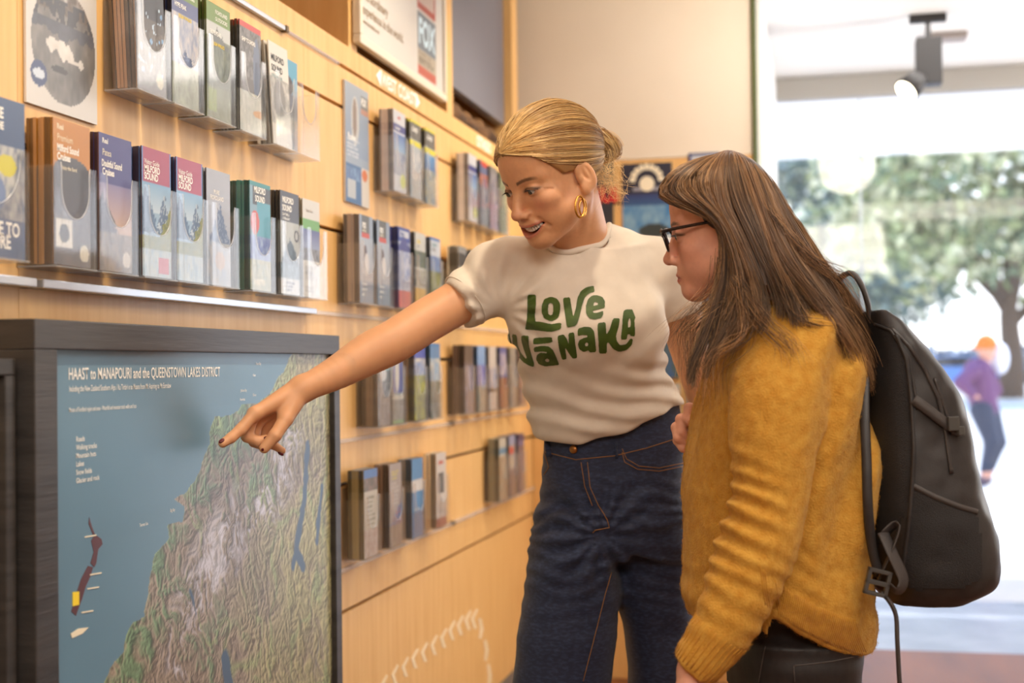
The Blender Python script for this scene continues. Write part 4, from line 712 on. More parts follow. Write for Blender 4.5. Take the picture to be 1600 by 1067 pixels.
def hit(b, px, py):
    d = Vector(ray(px, py)).normalized(); r = b.ray_cast(Vector(CP), d); return (np.array(r[0]), np.array(r[1])) if r[0] is not None else (None, None)
def surf_line(b, pts, off=.0006, n=6):
    out = []; P = np.array(pts, float)
    for i in range(len(P)-1):
        for k in range(n if i < len(P)-2 else n+1):
            q = P[i]+(P[i+1]-P[i])*k/n; h, nn = hit(b, *q)
            if h is not None and (not out or np.linalg.norm(h-out[-1]) < .06): out.append(h+nn*off)
    return out
# ------------------------------------------------------------------ a head in local axes: x her left, y forward, z up, origin between the eyes' depth
def head_field(q_to, smile=0., gaze=0., s=1., eyeopen=.0042, nose=1.0, back=(-.012, .094), ears=True):
    f = Field()
    E = lambda c, r, k=.01, m='u', R=None: el(f, c, r, k, m, R)
    E((0, back[0], .036), (.072, back[1], .084), .01)
    E((0, .034, -.030), (.058, .056, .078), .03)
    E((0, .042, .045), (.056, .049, .050), .03)
    for x in (-1, 1):
        rc(f, (x*.050, .000, -.048), (x*.012, .068, -.092), .020, .017, .028)
        E((x*(.040), .058+.004*smile, -.028+.004*smile), (.021, .021, .019), .02)
        rc(f, (x*.013, .0835, .017), (x*.046, .066, .021), .008, .006, .014)
        rc(f, (x*.030, .062, -.055), (x*.045, .030, -.060), .018, .02, .02)
    E((0, .078, -.096), (.017, .016, .015), .018)
    E((0, .083, -.062), (.027, .015, .019), .016)
    for x in (-1, 1):
        E((x*.0315, .0975, -.001), (.017, .012, .0115), .012, 's')
        E((x*.0315, .0755, -.001), (.0142, .0142, .0135), .004)
        E((x*.0315, .0905, -.0015-gaze*.002), (.0132, .0085, eyeopen), .0014, 's')
    rc(f, (0, .084, .010), (0, .107*nose, -.034), .0074, .0094, .012)
    E((0, .1085*nose, -.038), (.0104, .0104, .0094), .006)
    for x in (-1, 1):
        E((x*.0120, .0975, -.0420), (.0068, .0100, .0070), .006)
        E((x*.0062, .1030, -.0485), (.0030, .0055, .0034), .003, 's')
    if smile > 0:
        def zm(X): return -.0735+9.5*X*X
        def yl(X): return .0960-15*X*X
        def hh(X): return .0086*np.clip(1-(X/.0305)**2, 0, 1)**.6
        for sg, rr, dz in ((1, .0040, .0018), (-1, .0050, -.0022)):
            def fn(P, sg=sg, rr=rr, dz=dz):
                X = np.clip(P[:, 0], -.031, .031); w = 1-.55*(X/.031)**2
                return np.sqrt((P[:, 0]-X)**2+(P[:, 1]-yl(X)+.001)**2+(P[:, 2]-zm(X)-sg*hh(X)-dz)**2)-rr*w
            f.add(fn, (0, .09, -.068), .035, .006)
        def op(P):
            X = P[:, 0]; return np.maximum(np.maximum(np.abs(P[:, 2]-zm(X))-hh(X)*.92, np.abs(X)-.0305), .068-P[:, 1])
        f.add(op, (0, .09, -.068), .035, .0015, 's')
        for x in (-1, 1):
            chain(f, [(x*.0185, .0965, -.046), (x*.031, .088, -.056), (x*.038, .076, -.072)], [.0020, .0026, .0016], .007, 's')
            chain(f, [(x*.052, .070, .006), (x*.060, .058, .004)], [.0008, .0005], .003, 's'); chain(f, [(x*.052, .0705, -.004), (x*.060, .057, -.010)], [.0008, .0005], .003, 's')
    else:
        for x in (-1, 1):
            rc(f, (0, .0955, -.0670), (x*.022, .0850, -.0705), .0048, .0025, .005)
            rc(f, (0, .0940, -.0762), (x*.019, .0840, -.0735), .0058, .0028, .005)
            rc(f, (0, .1015, -.0715), (x*.024, .0880, -.0718), .0013, .0008, .003, 's')
    for x in (-1, 1) if ears else ():   # ears
        Re = np.array(Matrix.Rotation(x*.42, 3, 'Z')@Matrix.Rotation(-.2, 3, 'X'))
        E((x*.0775, -.010, -.012), (.0070, .0180, .0300), .005, 'u', Re)
        E((x*.0875, -.006, -.007), (.0085, .0105, .0190), .0025, 's', Re)
        E((x*.0800, -.010, -.008), (.0035, .0045, .0150), .003, 'u', Re); E((x*.0735, .002, -.014), (.005, .004, .007), .003); E((x*.0770, -.002, -.035), (.0058, .0090, .0110), .010)
    return f
def head_colour(q, base, lip, smile, brow, cheek=(214, 130, 110)):
    c = np.ones((len(q), 3))*lin(base); x, y, z = q[:, 0], q[:, 1], q[:, 2]; ax = np.abs(x)
    def mixc(w, col): nonlocal c; w = np.clip(w, 0, 1)[:, None]; c = c*(1-w)+lin(col)*w
    fr = y > .02
    mixc(fr*np.exp(-(((ax-.042)/.018)**2+((z+.03)/.02)**2))*.35, cheek)
    mixc((y > .09)*np.exp(-((ax/.014)**2+((z+.04)/.012)**2))*.30, cheek)
    if smile: up = -.0735+9.5*x*x; hh = .0086*np.clip(1-(x/.0305)**2, 0, 1)**.6; w = (ax < .0325)*(y > .07)*np.clip((hh+.0052-np.abs(z-up))/.0015, 0, 1)
    else: w = np.clip((1-np.sqrt((x/.024)**2+((z+.0718)/.0078)**2))*5, 0, 1)*(y > .075)
    mixc(w*.85, lip)
    zb = .0165+.0045*np.sin(np.clip((ax-.012)/.036, 0, 1)*2.6); w = np.clip((.0036-np.abs(z-zb))/.0014, 0, 1)*(ax > .012)*(ax < .050)*(y > .03)*np.clip((.052-ax)/.012, 0, 1)
    mixc(w*.85, brow)
    d = np.sqrt(((ax-.0315)/.0135)**2+((z+.001)/.0062)**2); mixc((y > .06)*np.exp(-((d-1)/.24)**2)*.92*(z > -.0015), (40, 26, 20)); mixc((y > .06)*np.exp(-((d-1)/.14)**2)*.30, (90, 56, 44))  # dark lash line; soft shading round the lids put into the skin colour
    n = vnoise(q*260, 3); return c*(1+.04*n[:, None])
def strands(name, paths, rad, cols, m, parent, taper=.35, sides=3, **p):
    """paths (N,K,3) -> one mesh of thin tapered tubes"""
    P = np.asarray(paths); N, K, _ = P.shape; T = np.gradient(P, axis=1); T /= np.linalg.norm(T, axis=2, keepdims=True)+1e-9
    ref = np.array([.3, .5, .81]); A = np.cross(T, ref); A /= np.linalg.norm(A, axis=2, keepdims=True)+1e-9; B = np.cross(T, A)
    r = (rad*(1-(1-taper)*np.linspace(0, 1, K)**2))[None, :, None] if np.isscalar(rad) else rad[:, None, None]*(1-(1-taper)*np.linspace(0, 1, K)**2)[None, :, None]
    V = np.stack([P+r*(A*math.cos(w)+B*math.sin(w)) for w in np.arange(sides)*2*math.pi/sides], 2)  # N,K,S,3
    i = np.arange(N*K*sides).reshape(N, K, sides); j = np.roll(i, -1, 2); Q = np.stack([i[:, :-1], j[:, :-1], j[:, 1:], i[:, 1:]], -1).reshape(-1, 4)
    C = np.repeat(cols, K*sides, 0); me = mesh(name, V.reshape(-1, 3), Q, m, True, C); o = obj(name, me, None, **p)
    return par(o, parent) if parent else o
def hairmat(name):
    m = mat(name, (120, 90, 60), .42, attr='Col', spec=.55); return m
def skinmat(name): return mat(name, (220, 170, 140), .45, attr='Col', spec=.4, bump=.12, bscale=900, sub=.12)
# ================================================================== WOMAN IN THE WHITE T-SHIRT
def rotv(w):
    t = np.linalg.norm(w)
    if t < 1e-9: return np.eye(3)
    k = w/t; K = np.array([[0, -k[2], k[1]], [k[2], 0, -k[0]], [-k[1], k[0], 0]]); return np.eye(3)+math.sin(t)*K+(1-math.cos(t))*K@K
S1 = 1.0; R1 = np.array([[.783, -.571, -.246], [-.62, -.697, -.36], [-.034, -.435, .9]]); u_, s_, v_ = np.linalg.svd(R1); R1 = u_@v_
T1 = 2.48; C1 = at(862.3, 272.8, T1)
def in1(P): return (P-C1)@R1/S1
def out1(q): return C1+np.asarray(q)@R1.T*S1
w1 = thing('person', 'woman with blonde updo in a white T-shirt and blue jeans pointing at the map', 'person', (float(at(950, 900, 2.68)[0]), float(at(950, 900, 2.68)[1]), 0))
bpy.context.view_layer.update()
SK1 = (216, 160, 118); msk = skinmat('skin')
hf1 = head_field(None, smile=1, gaze=.6, eyeopen=.0040)
b1 = Field()
b1.add(lambda P: hf1(in1(P))*S1, C1, .15, .004, reach=.03)
nb = at(916, 388, 2.60)
rc(b1, out1((0, -.030, -.050)), at(916, 392, 2.61), .049, .050, .02); rc(b1, out1((0, .005, -.075)), at(897, 408, 2.60), .028, .032, .02)
# tendons of the turned neck
rc(b1, out1((.060, -.018, -.045)), at(897, 402, 2.575), .010, .008, .012)
shR, shL = at(784, 424, 2.62), at(1030, 420, 2.64)
rc(b1, nb-np.array([0, 0, .022]), shR, .042, .047, .02); rc(b1, nb-np.array([0, 0, .022]), shL, .042, .045, .02)
loft(b1, [(440, 820, 1015, 2.63, .075), (460, 800, 1025, 2.62, .095), (520, 805, 1020, 2.63, .09), (600, 840, 1030, 2.65, .085), (680, 860, 1055, 2.68, .09), (760, 868, 1056, 2.70, .095), (840, 868, 1056, 2.70, .09)], .03)
elR, wrR = at(618, 536, 2.50), at(474, 607, 2.395)
chain(b1, [shR, at(722, 468, 2.585), at(668, 502, 2.545), elR], [.050, .0425, .0415, .0395], .02)
b1.ops = b1.ops[:-3]
chain(b1, [shR, at(722, 468, 2.585), at(668, 500, 2.545), at(618, 532, 2.50), at(578, 552, 2.475), at(528, 581, 2.435), at(490, 600, 2.405), wrR], [.050, .0425, .0412, .0400, .0385, .0305, .0245, .0238], .02, 'u', 4)
chain(b1, [shL, at(1058, 480, 2.66), at(1082, 560, 2.70), at(1103, 620, 2.72), at(1122, 700, 2.64), at(1128, 740, 2.60)], [.050, .043, .038, .036, .027, .022], .02, 'u', 4)
for sgn, (lx, dd) in ((0, ((893), 2.665)), (1, ((1032), 2.745))):   # legs under the jeans
    chain(b1, [at(lx, 830, dd), at(lx-8 if sgn == 0 else lx+6, 1067, dd+.0), at(lx-20 if sgn == 0 else lx+14, 1400, dd+.02), at(lx-25 if sgn == 0 else lx+18, 1560, dd+.02)], [.068, .055, .042, .035], .02)
    a = at(lx-25 if sgn == 0 else lx+18, 1560, dd+.02); a = np.array([a[0], a[1], .06]); rc(b1, a, a-VH*.15-np.array([0, 0, .025]), .04, .03, .02)
# pointing hand
dt = lambda px, py: float((onX(px, py, .107)-CP)@CF)
tipD = dt(346, 693)
def H(px, py, o=0.): return at(px, py, tipD+(px-346)/(474-346)*(2.395-tipD)+o)
hand = [(('i'), [H(398, 646), H(376, 671), H(361, 684), H(348, 692.5)], [.0110, .0100, .0090, .0076]),
        (('m'), [H(396, 646, .018), H(386, 682, .020), H(404, 690, .012), H(416, 686, .006)], [.0106, .0100, .0092, .0078]),
        (('r'), [H(402, 655, .036), H(397, 690, .038), H(412, 697, .024), H(422, 690, .018)], [.0100, .0094, .0086, .0074]),
        (('p'), [H(414, 664, .050), H(411, 688, .050), H(427, 695, .036), H(441, 704, .028)], [.0094, .0086, .0078, .0064]),
        (('t'), [H(458, 630, -.004), H(446, 655, -.016), H(430, 680, -.022), H(413, 700, -.014)], [.0150, .0128, .0114, .0092])]
hfd = Field()
for _, p, r in hand: chain(hfd, p, r, .0035)
for (a, b, ra, rb) in ((H(470, 606, .004), H(400, 645, .002), .020, .0115), (H(472, 606, .012), H(398, 647, .018), .019, .0110), (H(472, 609, .016), H(405, 656, .034), .018, .0105), (H(474, 612, .018), H(416, 664, .046), .017, .0100), (H(470, 614, -.002), H(446, 650, -.010), .017, .0125)): rc(hfd, a, b, ra, rb, .010)
el(hfd, H(417, 664, .000), (.008, .012, .008), .006, 's')
b1.add(lambda P: hfd(P), H(415, 655), .10, .010, reach=.03)
def relaxed_hand(F, w, d, side, pn, s=1., curl=.5, thumb=1):
    """w wrist, d hand direction, side towards the thumb, pn palm normal"""
    d = np.array(d)/np.linalg.norm(d); side = side-d*(side@d); side /= np.linalg.norm(side); pn = np.cross(d, side)*np.sign(np.cross(d, side)@pn); f = Field(); tips = []
    for o, L0, r, c in ((.026, .088, .0092, 0), (.009, .092, .0095, .1), (-.009, .088, .0090, .18), (-.025, .080, .0080, .28)):
        m = w+(d*L0+side*o)*s; rc(f, w+(d*.012+side*o*.5)*s, m, .016*s, r*1.15*s, .010); p = [m]; a = .15+curl*.5+c
        for L, da in ((.040, 0), (.026, curl*.8), (.021, curl*.6)):
            a += da; Lk = L*(.82 if o < -.02 else 1)*s; p.append(p[-1]+(d*math.cos(a)+pn*math.sin(a)+side*o*.6)*Lk)
        chain(f, p, [r*1.1*s, r*s, r*.92*s, r*.78*s], .003); tips.append(p)
    a = w+(d*.022+side*.020+pn*.008)*s; b = a+(d*.028+side*.022+pn*.012)*s; c = b+(d*.028+side*.006+pn*.010)*s; e = c+(d*.022-side*.002+pn*.008)*s; chain(f, [a, b, c, e], [.015*s, .0115*s, .0102*s, .0080*s], .006)
    F.add(lambda P: f(P), w+d*.09*s, .13*s, .008, reach=.03); return tips
wl_ = at(1128, 740, 2.60); relaxed_hand(b1, wl_, at(1122, 830, 2.58)-wl_, -VH, -UH, .95, .5)
hlb0, hlb1 = at(1122, 800, 2.58)-.10, at(1122, 800, 2.58)+.10

def skin_cols(V, R_in, base, lip, smile, brow):
    q = R_in(V); c = head_colour(q, base, lip, smile, brow); far = (np.abs(q).max(1) > .16)|(q[:, 2] < -.13); c[far] = lin(base)*(1+.04*vnoise(V[far]*60, 2))[:, None]; return c
lo_all = np.array([min(H(340, 700)[0], 0.06)-.0, 2.15, 0]); 
def body_mesh(F, regions):
    parts = []
    for lo, hi, h, keep in regions:
        V, Q = surface(F, lo, hi, h); V = project(F, V)
        if keep is not None: m = keep(V[Q].mean(1)); Q = Q[m]; u, inv = np.unique(Q, return_inverse=True); V = V[u]; Q = inv.reshape(-1, 4)
        parts.append((V, Q))
    return merge(parts)
hb0, hb1_ = C1-np.array([.125, .14, .135]), C1+np.array([.125, .14, .135])
inbox = lambda P, a, b: ((P > a)&(P < b)).all(1)
aw = H(415, 655); wb0, wb1 = aw-np.array([.13, .10, .10]), aw+np.array([.13, .10, .12])
bb0, bb1 = np.array([.0, 1.95, 0.0]), np.array([1.15, 3.05, 1.72])
g1 = [(hb0, hb1_, .0019, None), (wb0, wb1, .0018, None), (hlb0, hlb1, .0026, lambda c: c[:, 2] < hlb1[2]-.01), (bb0, bb1, .0058, lambda c: ~(inbox(c, hb0+.006, hb1_-.006)|inbox(c, wb0+.006, wb1-.006)|inbox(c, hlb0+.006, hlb1-.018)))]
V, Q = body_mesh(b1, g1)
col = skin_cols(V, in1, SK1, (184, 104, 86), 1, (88, 60, 40))
mb_ = par(obj('body', mesh('body', V, Q, msk, True, col)), w1)
# finger nails, dark red
mnail = mat('nail_varnish', (96, 24, 30), .2)
def nail(p, d, up, L=.011, W=.0072):
    d = d/np.linalg.norm(d); up = up-d*(up@d); up /= np.linalg.norm(up); s = np.cross(d, up); f = Field(); R = np.stack([d, s, up], 1); el(f, p, (L*.6, W*.62, .0032), .001, 'u', R)
    o = sdf_obj('fingernail', f, p-.012, p+.012, .0012, mnail, w1); return o
iU = CU
for p, t, o_ in ((hand[0][1], iU*.7-CF*.5, 0), (hand[4][1], -CF*.9-CU*.4-CR*.3, 0), (hand[3][1], -CU*.9-CF*.3, 0), (hand[1][1], -CF+CU*.2, 0)):
    d = p[3]-p[2]; d /= np.linalg.norm(d); tt = t-d*(t@d); tt /= np.linalg.norm(tt); nail(p[3]+d*.0005+tt*.0060, d, tt)
# eyes, teeth
meye = mat('eye_white', (226, 216, 206), .15); miris = mat('iris_grey', (64, 62, 56), .1); mteeth = mat('teeth', (252, 246, 234), .2)
def eyes(root, out, R, S, look, irm):
    for x in (-1, 1):
        f = Field(); c = out((x*.0315, .0758, -.001)); el(f, c, (.0126*S,)*3); e = sdf_obj('eye', f, c-.015, c+.015, .0014, meye, root)
        f = Field(); d = R@np.array(look); d /= np.linalg.norm(d); R_d = Vector(d).to_track_quat('Z', 'Y').to_matrix(); el(f, c+d*.0108*S, (.0062*S, .0062*S, .0024*S), .001, 'u', np.array(R_d)); o = sdf_obj('iris', f, c+d*.0108-.009, c+d*.0108+.009, .0009, irm, root)
eyes(w1, out1, R1, S1, (-.12, .86, -.24), miris)
g = G(); n = 10
for k in range(n):
    x0 = -.0255+k*.051/n; x1 = x0+.051/n-.0003; xm = (x0+x1)/2; y = .0905-13*xm*xm; zc = -.0735+9.5*xm*xm; hgt = .0076*(1-(abs(xm)/.038)**2)+.0014
    gg = G().box(x0, y-.006, zc+.0070-hgt-.001, x1, y, zc+.0085, .0012); g.add([out1(v) for v in gg.v], gg.f)
par(obj('teeth', g.me('teeth', mteeth, True)), w1)
f = Field(); el(f, (0, .066, -.072), (.026, .010, .012)); V, Q = surface(f, (-.03, .05, -.09), (.03, .08, -.055), .002); par(obj('mouth_inside', mesh('mouth_inside', out1(V), Q, mat('mouth_dark', (70, 26, 24), .4), True)), w1)
# lashes
L_ = []
for x in (-1, 1):
    for k in range(26):
        a = -1+2*k/25; s = np.array([x*.0315+a*.0122, .0885-.004*a*a, -.0005+.0034*(1-a*a)]); L_.append(np.array([out1(s+np.array([a*.002, .002, -.0004])*t+np.array([0, .0045, -.0012])*t*t*1.0) for t in np.linspace(0, 1, 5)]))
strands('eyelashes', np.array(L_), .00035, np.ones((len(L_), 3))*lin((40, 28, 22)), hairmat('hair'), w1)
# ---- T-shirt
def fold(P, dirv, freq, seed, amp): q = np.stack([P@dirv*freq*.25, np.cross(P, dirv)[:, 0]*freq, np.cross(P, dirv)[:, 2]*freq], 1); return vnoise(q, seed)*amp
sh = Field()
TS = [(392, 842, 1000, 2.62, .092), (420, 798, 1030, 2.62, .105), (460, 782, 1036, 2.61, .115), (505, 790, 1030, 2.605, .128), (540, 802, 1034, 2.61, .124), (575, 814, 1040, 2.63, .112), (610, 822, 1056, 2.65, .108), (640, 829, 1063, 2.66, .110), (665, 832, 1066, 2.67, .112), (690, 846, 1068, 2.68, .114), (720, 850, 1066, 2.68, .10)]
loft(sh, TS, .02, 2.2)
rc(sh, at(893, 392, 2.60), shR+np.array([0, 0, -.004]), .052, .056, .035); rc(sh, at(932, 387, 2.61), shL+np.array([0, 0, .002]), .052, .060, .035)
sle = at(716, 478, 2.575)
rc(sh, shR, sle, .060, .0545, .03); sleL = at(1060, 492, 2.665); rc(sh, shL, sleL, .058, .052, .03)
el(sh, at(905, 520, 2.53), (.075, .05, .06), .04); el(sh, at(985, 515, 2.54), (.07, .05, .06), .04)
ad = (sle-shR)/np.linalg.norm(sle-shR); al = (sleL-shL)/np.linalg.norm(sleL-shL)
sh.add(lambda P: np.where(np.linalg.norm(P-sle, axis=1) < .12, ((P-sle)@ad-.0), -1), sle, .13, 0, 'i')
cl_ = lambda P: np.where((np.linalg.norm(P-sleL, axis=1) < .085)&((P-sleL)@UH > -.035), ((P-sleL)@al), -1)
sh.add(cl_, sleL, .10, 0, 'i')
# hem: tucked, higher on her left
ha, hm, hb = at(852, 686, 2.58), at(905, 694, 2.56), at(1064, 628, 2.62)
def hemz(P): u = P@UH; us = np.array([ha@UH-.1, ha@UH, hm@UH, at(960, 681, 2.56)@UH, at(1010, 660, 2.57)@UH, hb@UH, hb@UH+.1]); return np.interp(u, us, [ha[2]+.03, ha[2], hm[2], at(960, 681, 2.56)[2], at(1010, 660, 2.57)[2], hb[2], hb[2]+.01])
sh.add(lambda P: np.where(P[:, 2] < 1.25, hemz(P)-P[:, 2], -1), at(950, 650, 2.62), .5, 0, 'i')
# neckline opening
nk = at(901, 366, 2.60); nx = UH*.060+np.array([0, 0, .022]); ny = -VH*.070-np.array([0, 0, .036]); nn = np.cross(nx, ny); nn /= np.linalg.norm(nn); nn *= np.sign(nn[2]); shU = Field(); shU.ops = list(sh.ops)
NRr = np.stack([nx/np.linalg.norm(nx), ny/np.linalg.norm(ny), nn], 1)
def ncut(P):
    q = (P-nk)@np.linalg.inv(NRr).T; g = np.hypot(q[:, 0]/np.linalg.norm(nx), q[:, 1]/np.linalg.norm(ny)); return np.maximum((g-1)*.062, -.05-q[:, 2])
sh.add(ncut, nk, .16, .002, 's')
apR, apL = at(782, 486, 2.57), at(1028, 498, 2.6)
def folds1(P):
    d = 0
    r = np.linalg.norm(P-apR, axis=1); v = (P-apR)/np.maximum(r, 1e-3)[:, None]; ang = np.arctan2(v[:, 2], v@UH); d = d-.0045*np.sin(ang*13+vnoise(P*14, 4)*1.6)*np.exp(-((r-.07)/.06)**2)*np.clip(r/.06-.2, 0, 1)**1.5
    r = np.linalg.norm(P-apL, axis=1); v = (P-apL)/np.maximum(r, 1e-3)[:, None]; ang = np.arctan2(v[:, 2], v@UH); d = d-.0*np.sin(ang*11+vnoise(P*14, 5)*1.6)*np.exp(-((r-.08)/.07)**2)*np.clip(r/.06-.2, 0, 1)**1.5
    low = np.exp(-((P[:, 2]-(hemz(P)+.05))/.07)**2); u = P@UH
    d = d-.0042*low*np.sin((P[:, 2]+.25*u)*150+vnoise(P*10, 6)*3.2)
    d = d-.0065*vnoise(np.stack([u*8+P[:, 2]*7, P[:, 2]*26-u*20, P@VH*8], 1), 7)-.0022*vnoise(np.stack([u*20, P[:, 2]*20+u*25, P@VH*12], 1), 17)
    arm = np.exp(-(np.linalg.norm(P-(sle+shR)/2, axis=1)/.07)**2); d = d-.003*arm*np.sin((P@(ad*.8+np.array([0, 0, .6])))*120+vnoise(P*20, 8)*2)
    puff = np.exp(-((P[:, 2]-(hemz(P)+.018))/.016)**2); d = d-.006*puff
    return d
sh.add(folds1, at(930, 540, 2.6), .45, 0, 'd')
mtee = mat('white_cotton', (226, 214, 198), .85, bump=.10, bscale=1400, sheen=.15, noise=((216, 204, 188), (30, 30, 30), .3, .8))
so = sdf_obj('t_shirt', sh, np.array([.30, 2.2, .95]), np.array([1.05, 2.95, 1.58]), .0042, mtee, w1)
bs = bvh_of(so)
# collar band, sleeve hems
cp = [(846, 372), (852, 388), (866, 398), (888, 403), (908, 400), (926, 388), (939, 370), (946, 350)]
line = [h+n*.0015 for h, n in (hit(bs, x, y) for x, y in cp) if h is not None]
def ring(c, r, ax1, ax2, n=40, a0=0, a1=2*math.pi): return [c+ax1*math.cos(t)*r[0]+ax2*math.sin(t)*r[1] for t in np.linspace(a0, a1, n)]
rg = []; shU.add(folds1, at(930, 540, 2.6), .45, 0, 'd')
for p in ring(nk, (1.05, 1.05), nx, ny, 61):
    q = p[None]+nn[None]*np.linspace(.12, -.12, 241)[:, None]; dd_ = shU(q); k_ = np.nonzero(dd_ < 0)[0]
    if len(k_): rg.append(q[k_[0]])
rg = np.array(rg); rg = rg[:-1]; rg = np.array([np.mean([rg[(i+o) % len(rg)] for o in (-3, -2, -1, 0, 1, 2, 3)], 0) for i in range(len(rg))])
g = G(); g.tube(list(rg)+[rg[0]], .0060, 10, cap=False); 
par(obj('collar', g.me('collar', mtee, True)), w1)
sd1 = np.cross(ad, [0, 0, 1.]); sd1 /= np.linalg.norm(sd1); su1 = np.cross(sd1, ad)
g = G(); g.tube(ring(sle-ad*.018, (.0555, .0555), sd1, su1), .0012, 6, cap=False); par(obj('sleeve_seam', g.me('sleeve_seam', mtee, True)), w1)
# ---- printed slogan, outlines traced in slogan space, laid on the cloth
LT_ = {'L': [[(305, 140), (400, 138), (400, 250), (388, 375), (395, 435), (450, 437), (560, 462), (677, 445), (672, 515), (560, 548), (400, 527), (283, 520), (285, 500), (303, 400), (306, 300)]],
 'o': [[(565, 163), (630, 185), (663, 240), (663, 320), (645, 390), (590, 425), (545, 428), (490, 400), (460, 335), (462, 260), (490, 190)], [(558, 230), (585, 245), (590, 310), (578, 360), (555, 368), (535, 350), (530, 300), (537, 245)]],
 'v': [[(692, 178), (770, 170), (783, 260), (806, 388), (835, 280), (850, 180), (890, 100), (950, 60), (1030, 44), (1035, 112), (985, 122), (930, 170), (900, 260), (875, 370), (850, 450), (825, 482), (738, 500), (722, 400), (705, 280)]],
 'e': [[(1050, 145), (1120, 165), (1150, 215), (1148, 285), (1090, 300), (1018, 315), (1022, 340), (1070, 338), (1130, 318), (1132, 355), (1110, 395), (1040, 412), (980, 400), (945, 350), (940, 270), (965, 190), (1005, 155)], [(1045, 217), (1072, 230), (1074, 252), (1022, 266), (1028, 232)]],
 'w': [[(92, 505), (108, 520), (125, 640), (160, 740), (190, 800), (150, 740), (110, 640), (95, 560)], [(140, 568), (190, 578), (200, 690), (240, 780), (290, 840), (300, 825), (270, 740), (243, 650), (242, 590), (265, 585), (322, 590), (320, 680), (345, 780), (382, 890), (375, 925), (330, 915), (255, 870), (190, 790), (150, 700)]],
 'bar': [[(380, 612), (575, 600), (580, 662), (375, 684), (368, 650)]],
 'a1': [[(385, 710), (470, 695), (545, 705), (590, 750), (620, 820), (655, 905), (560, 912), (500, 920), (430, 895), (402, 845), (410, 795), (450, 770), (515, 778), (520, 765), (470, 758), (385, 765), (376, 735)], [(520, 833), (545, 848), (540, 872), (510, 870), (497, 850)]],
 'n': [[(632, 590), (700, 572), (735, 620), (758, 682), (752, 560), (815, 548), (825, 660), (850, 828), (800, 835), (765, 790), (715, 710), (735, 840), (685, 850), (650, 730)]],
 'a2': [[(858, 510), (930, 488), (995, 495), (1032, 540), (1045, 650), (1055, 762), (985, 768), (970, 745), (920, 765), (870, 735), (855, 680), (870, 635), (920, 610), (958, 605), (955, 582), (900, 578), (857, 592), (850, 550)], [(948, 657), (968, 672), (962, 700), (940, 702), (930, 680)]],
 'k': [[(1065, 450), (1155, 440), (1160, 500), (1165, 575), (1200, 520), (1235, 400), (1310, 400), (1300, 480), (1270, 580), (1275, 640), (1310, 690), (1380, 680), (1425, 615), (1453, 625), (1440, 690), (1380, 745), (1300, 762), (1235, 730), (1190, 660), (1170, 665), (1170, 778), (1085, 782), (1078, 640)]],
 'a3': [[(1350, 320), (1380, 303), (1445, 300), (1465, 350), (1482, 395), (1468, 412), (1478, 560), (1470, 595), (1425, 590), (1420, 570), (1395, 572), (1385, 628), (1320, 630), (1335, 500), (1340, 400)], [(1420, 395), (1430, 440), (1425, 490), (1400, 500), (1398, 450), (1408, 410)]]}
mgreen = mat('green_print', (62, 84, 26), .55, noise=((74, 98, 30), (60, 60, 60), .4, .7))
def inpoly(X, Y, poly):
    c = np.zeros(X.shape, bool); n = len(poly); j = n-1
    for i in range(n):
        xi, yi = poly[i]; xj, yj = poly[j]; m = ((yi > Y) != (yj > Y)) & (X < (xj-xi)*(Y-yi)/((yj-yi) or 1e-9)+xi); c ^= m; j = i
    return c
def chaikin(p):
    o = []
    for i in range(len(p)):
        a = np.array(p[i], float); b = np.array(p[(i+1) % len(p)], float); o += [tuple(a*.85+b*.15), tuple(a*.15+b*.85)]
    return o
lg = par(obj('slogan_print', None), w1)
for kx, polys in LT_.items():
    pp = [chaikin(p) for p in polys]; al_ = np.array([q for p in pp for q in p]); x0, y0 = al_.min(0); x1, y1 = al_.max(0); st = 3.6
    xs = np.arange(x0-st, x1+st, st); ys = np.arange(y0-st, y1+st, st); X, Y = np.meshgrid(xs, ys); ins = inpoly(X, Y, pp[0])
    for p in pp[1:]: ins ^= inpoly(X, Y, p)
    ok = {}; V = []; F_ = []
    def vid(i, j):
        if (i, j) in ok: return ok[(i, j)]
        h, n = hit(bs, 780+(xs[0]+(j-.5)*st)/6.957, 440+(ys[0]+(i-.5)*st)/6.957); r = None
        if h is not None: V.append(h-np.array(ray(800, 500))*.0008+n*.0004); r = len(V)-1
        ok[(i, j)] = r; return r
    for i, j in zip(*np.nonzero(ins)):
        q = [vid(i, j), vid(i, j+1), vid(i+1, j+1), vid(i+1, j)]
        if None not in q: F_.append(q)
    nm = {'bar': 'macron'}.get(kx, 'letter'); par(obj(nm, mesh(nm, V, F_, mgreen, True)), lg) if F_ else None
# ---- jeans
jn = Field()
loft(jn, [(560, 868, 1050, 2.66, .085), (640, 856, 1062, 2.68, .098), (690, 850, 1068, 2.69, .108), (720, 848, 1071, 2.70, .118), (760, 845, 1075, 2.70, .125), (800, 841, 1078, 2.70, .128), (840, 836, 1080, 2.70, .122), (862, 834, 1080, 2.70, .11)], .03, 2.2)
loft(jn, [(800, 842, 962, 2.68, .105), (860, 830, 966, 2.67, .108), (930, 816, 969, 2.665, .100), (1000, 808, 963, 2.66, .092), (1067, 800, 953, 2.66, .086), (1180, 785, 935, 2.66, .082), (1400, 765, 915, 2.66, .085), (1530, 758, 915, 2.66, .088)], .03, 2.2)
loft(jn, [(800, 968, 1080, 2.73, .105), (860, 948, 1084, 2.74, .108), (930, 958, 1086, 2.75, .100), (965, 970, 1086, 2.75, .097), (1000, 976, 1084, 2.75, .092), (1067, 982, 1086, 2.75, .086), (1180, 985, 1110, 2.75, .082), (1400, 985, 1125, 2.76, .085), (1520, 985, 1130, 2.76, .088)], .03, 2.2)
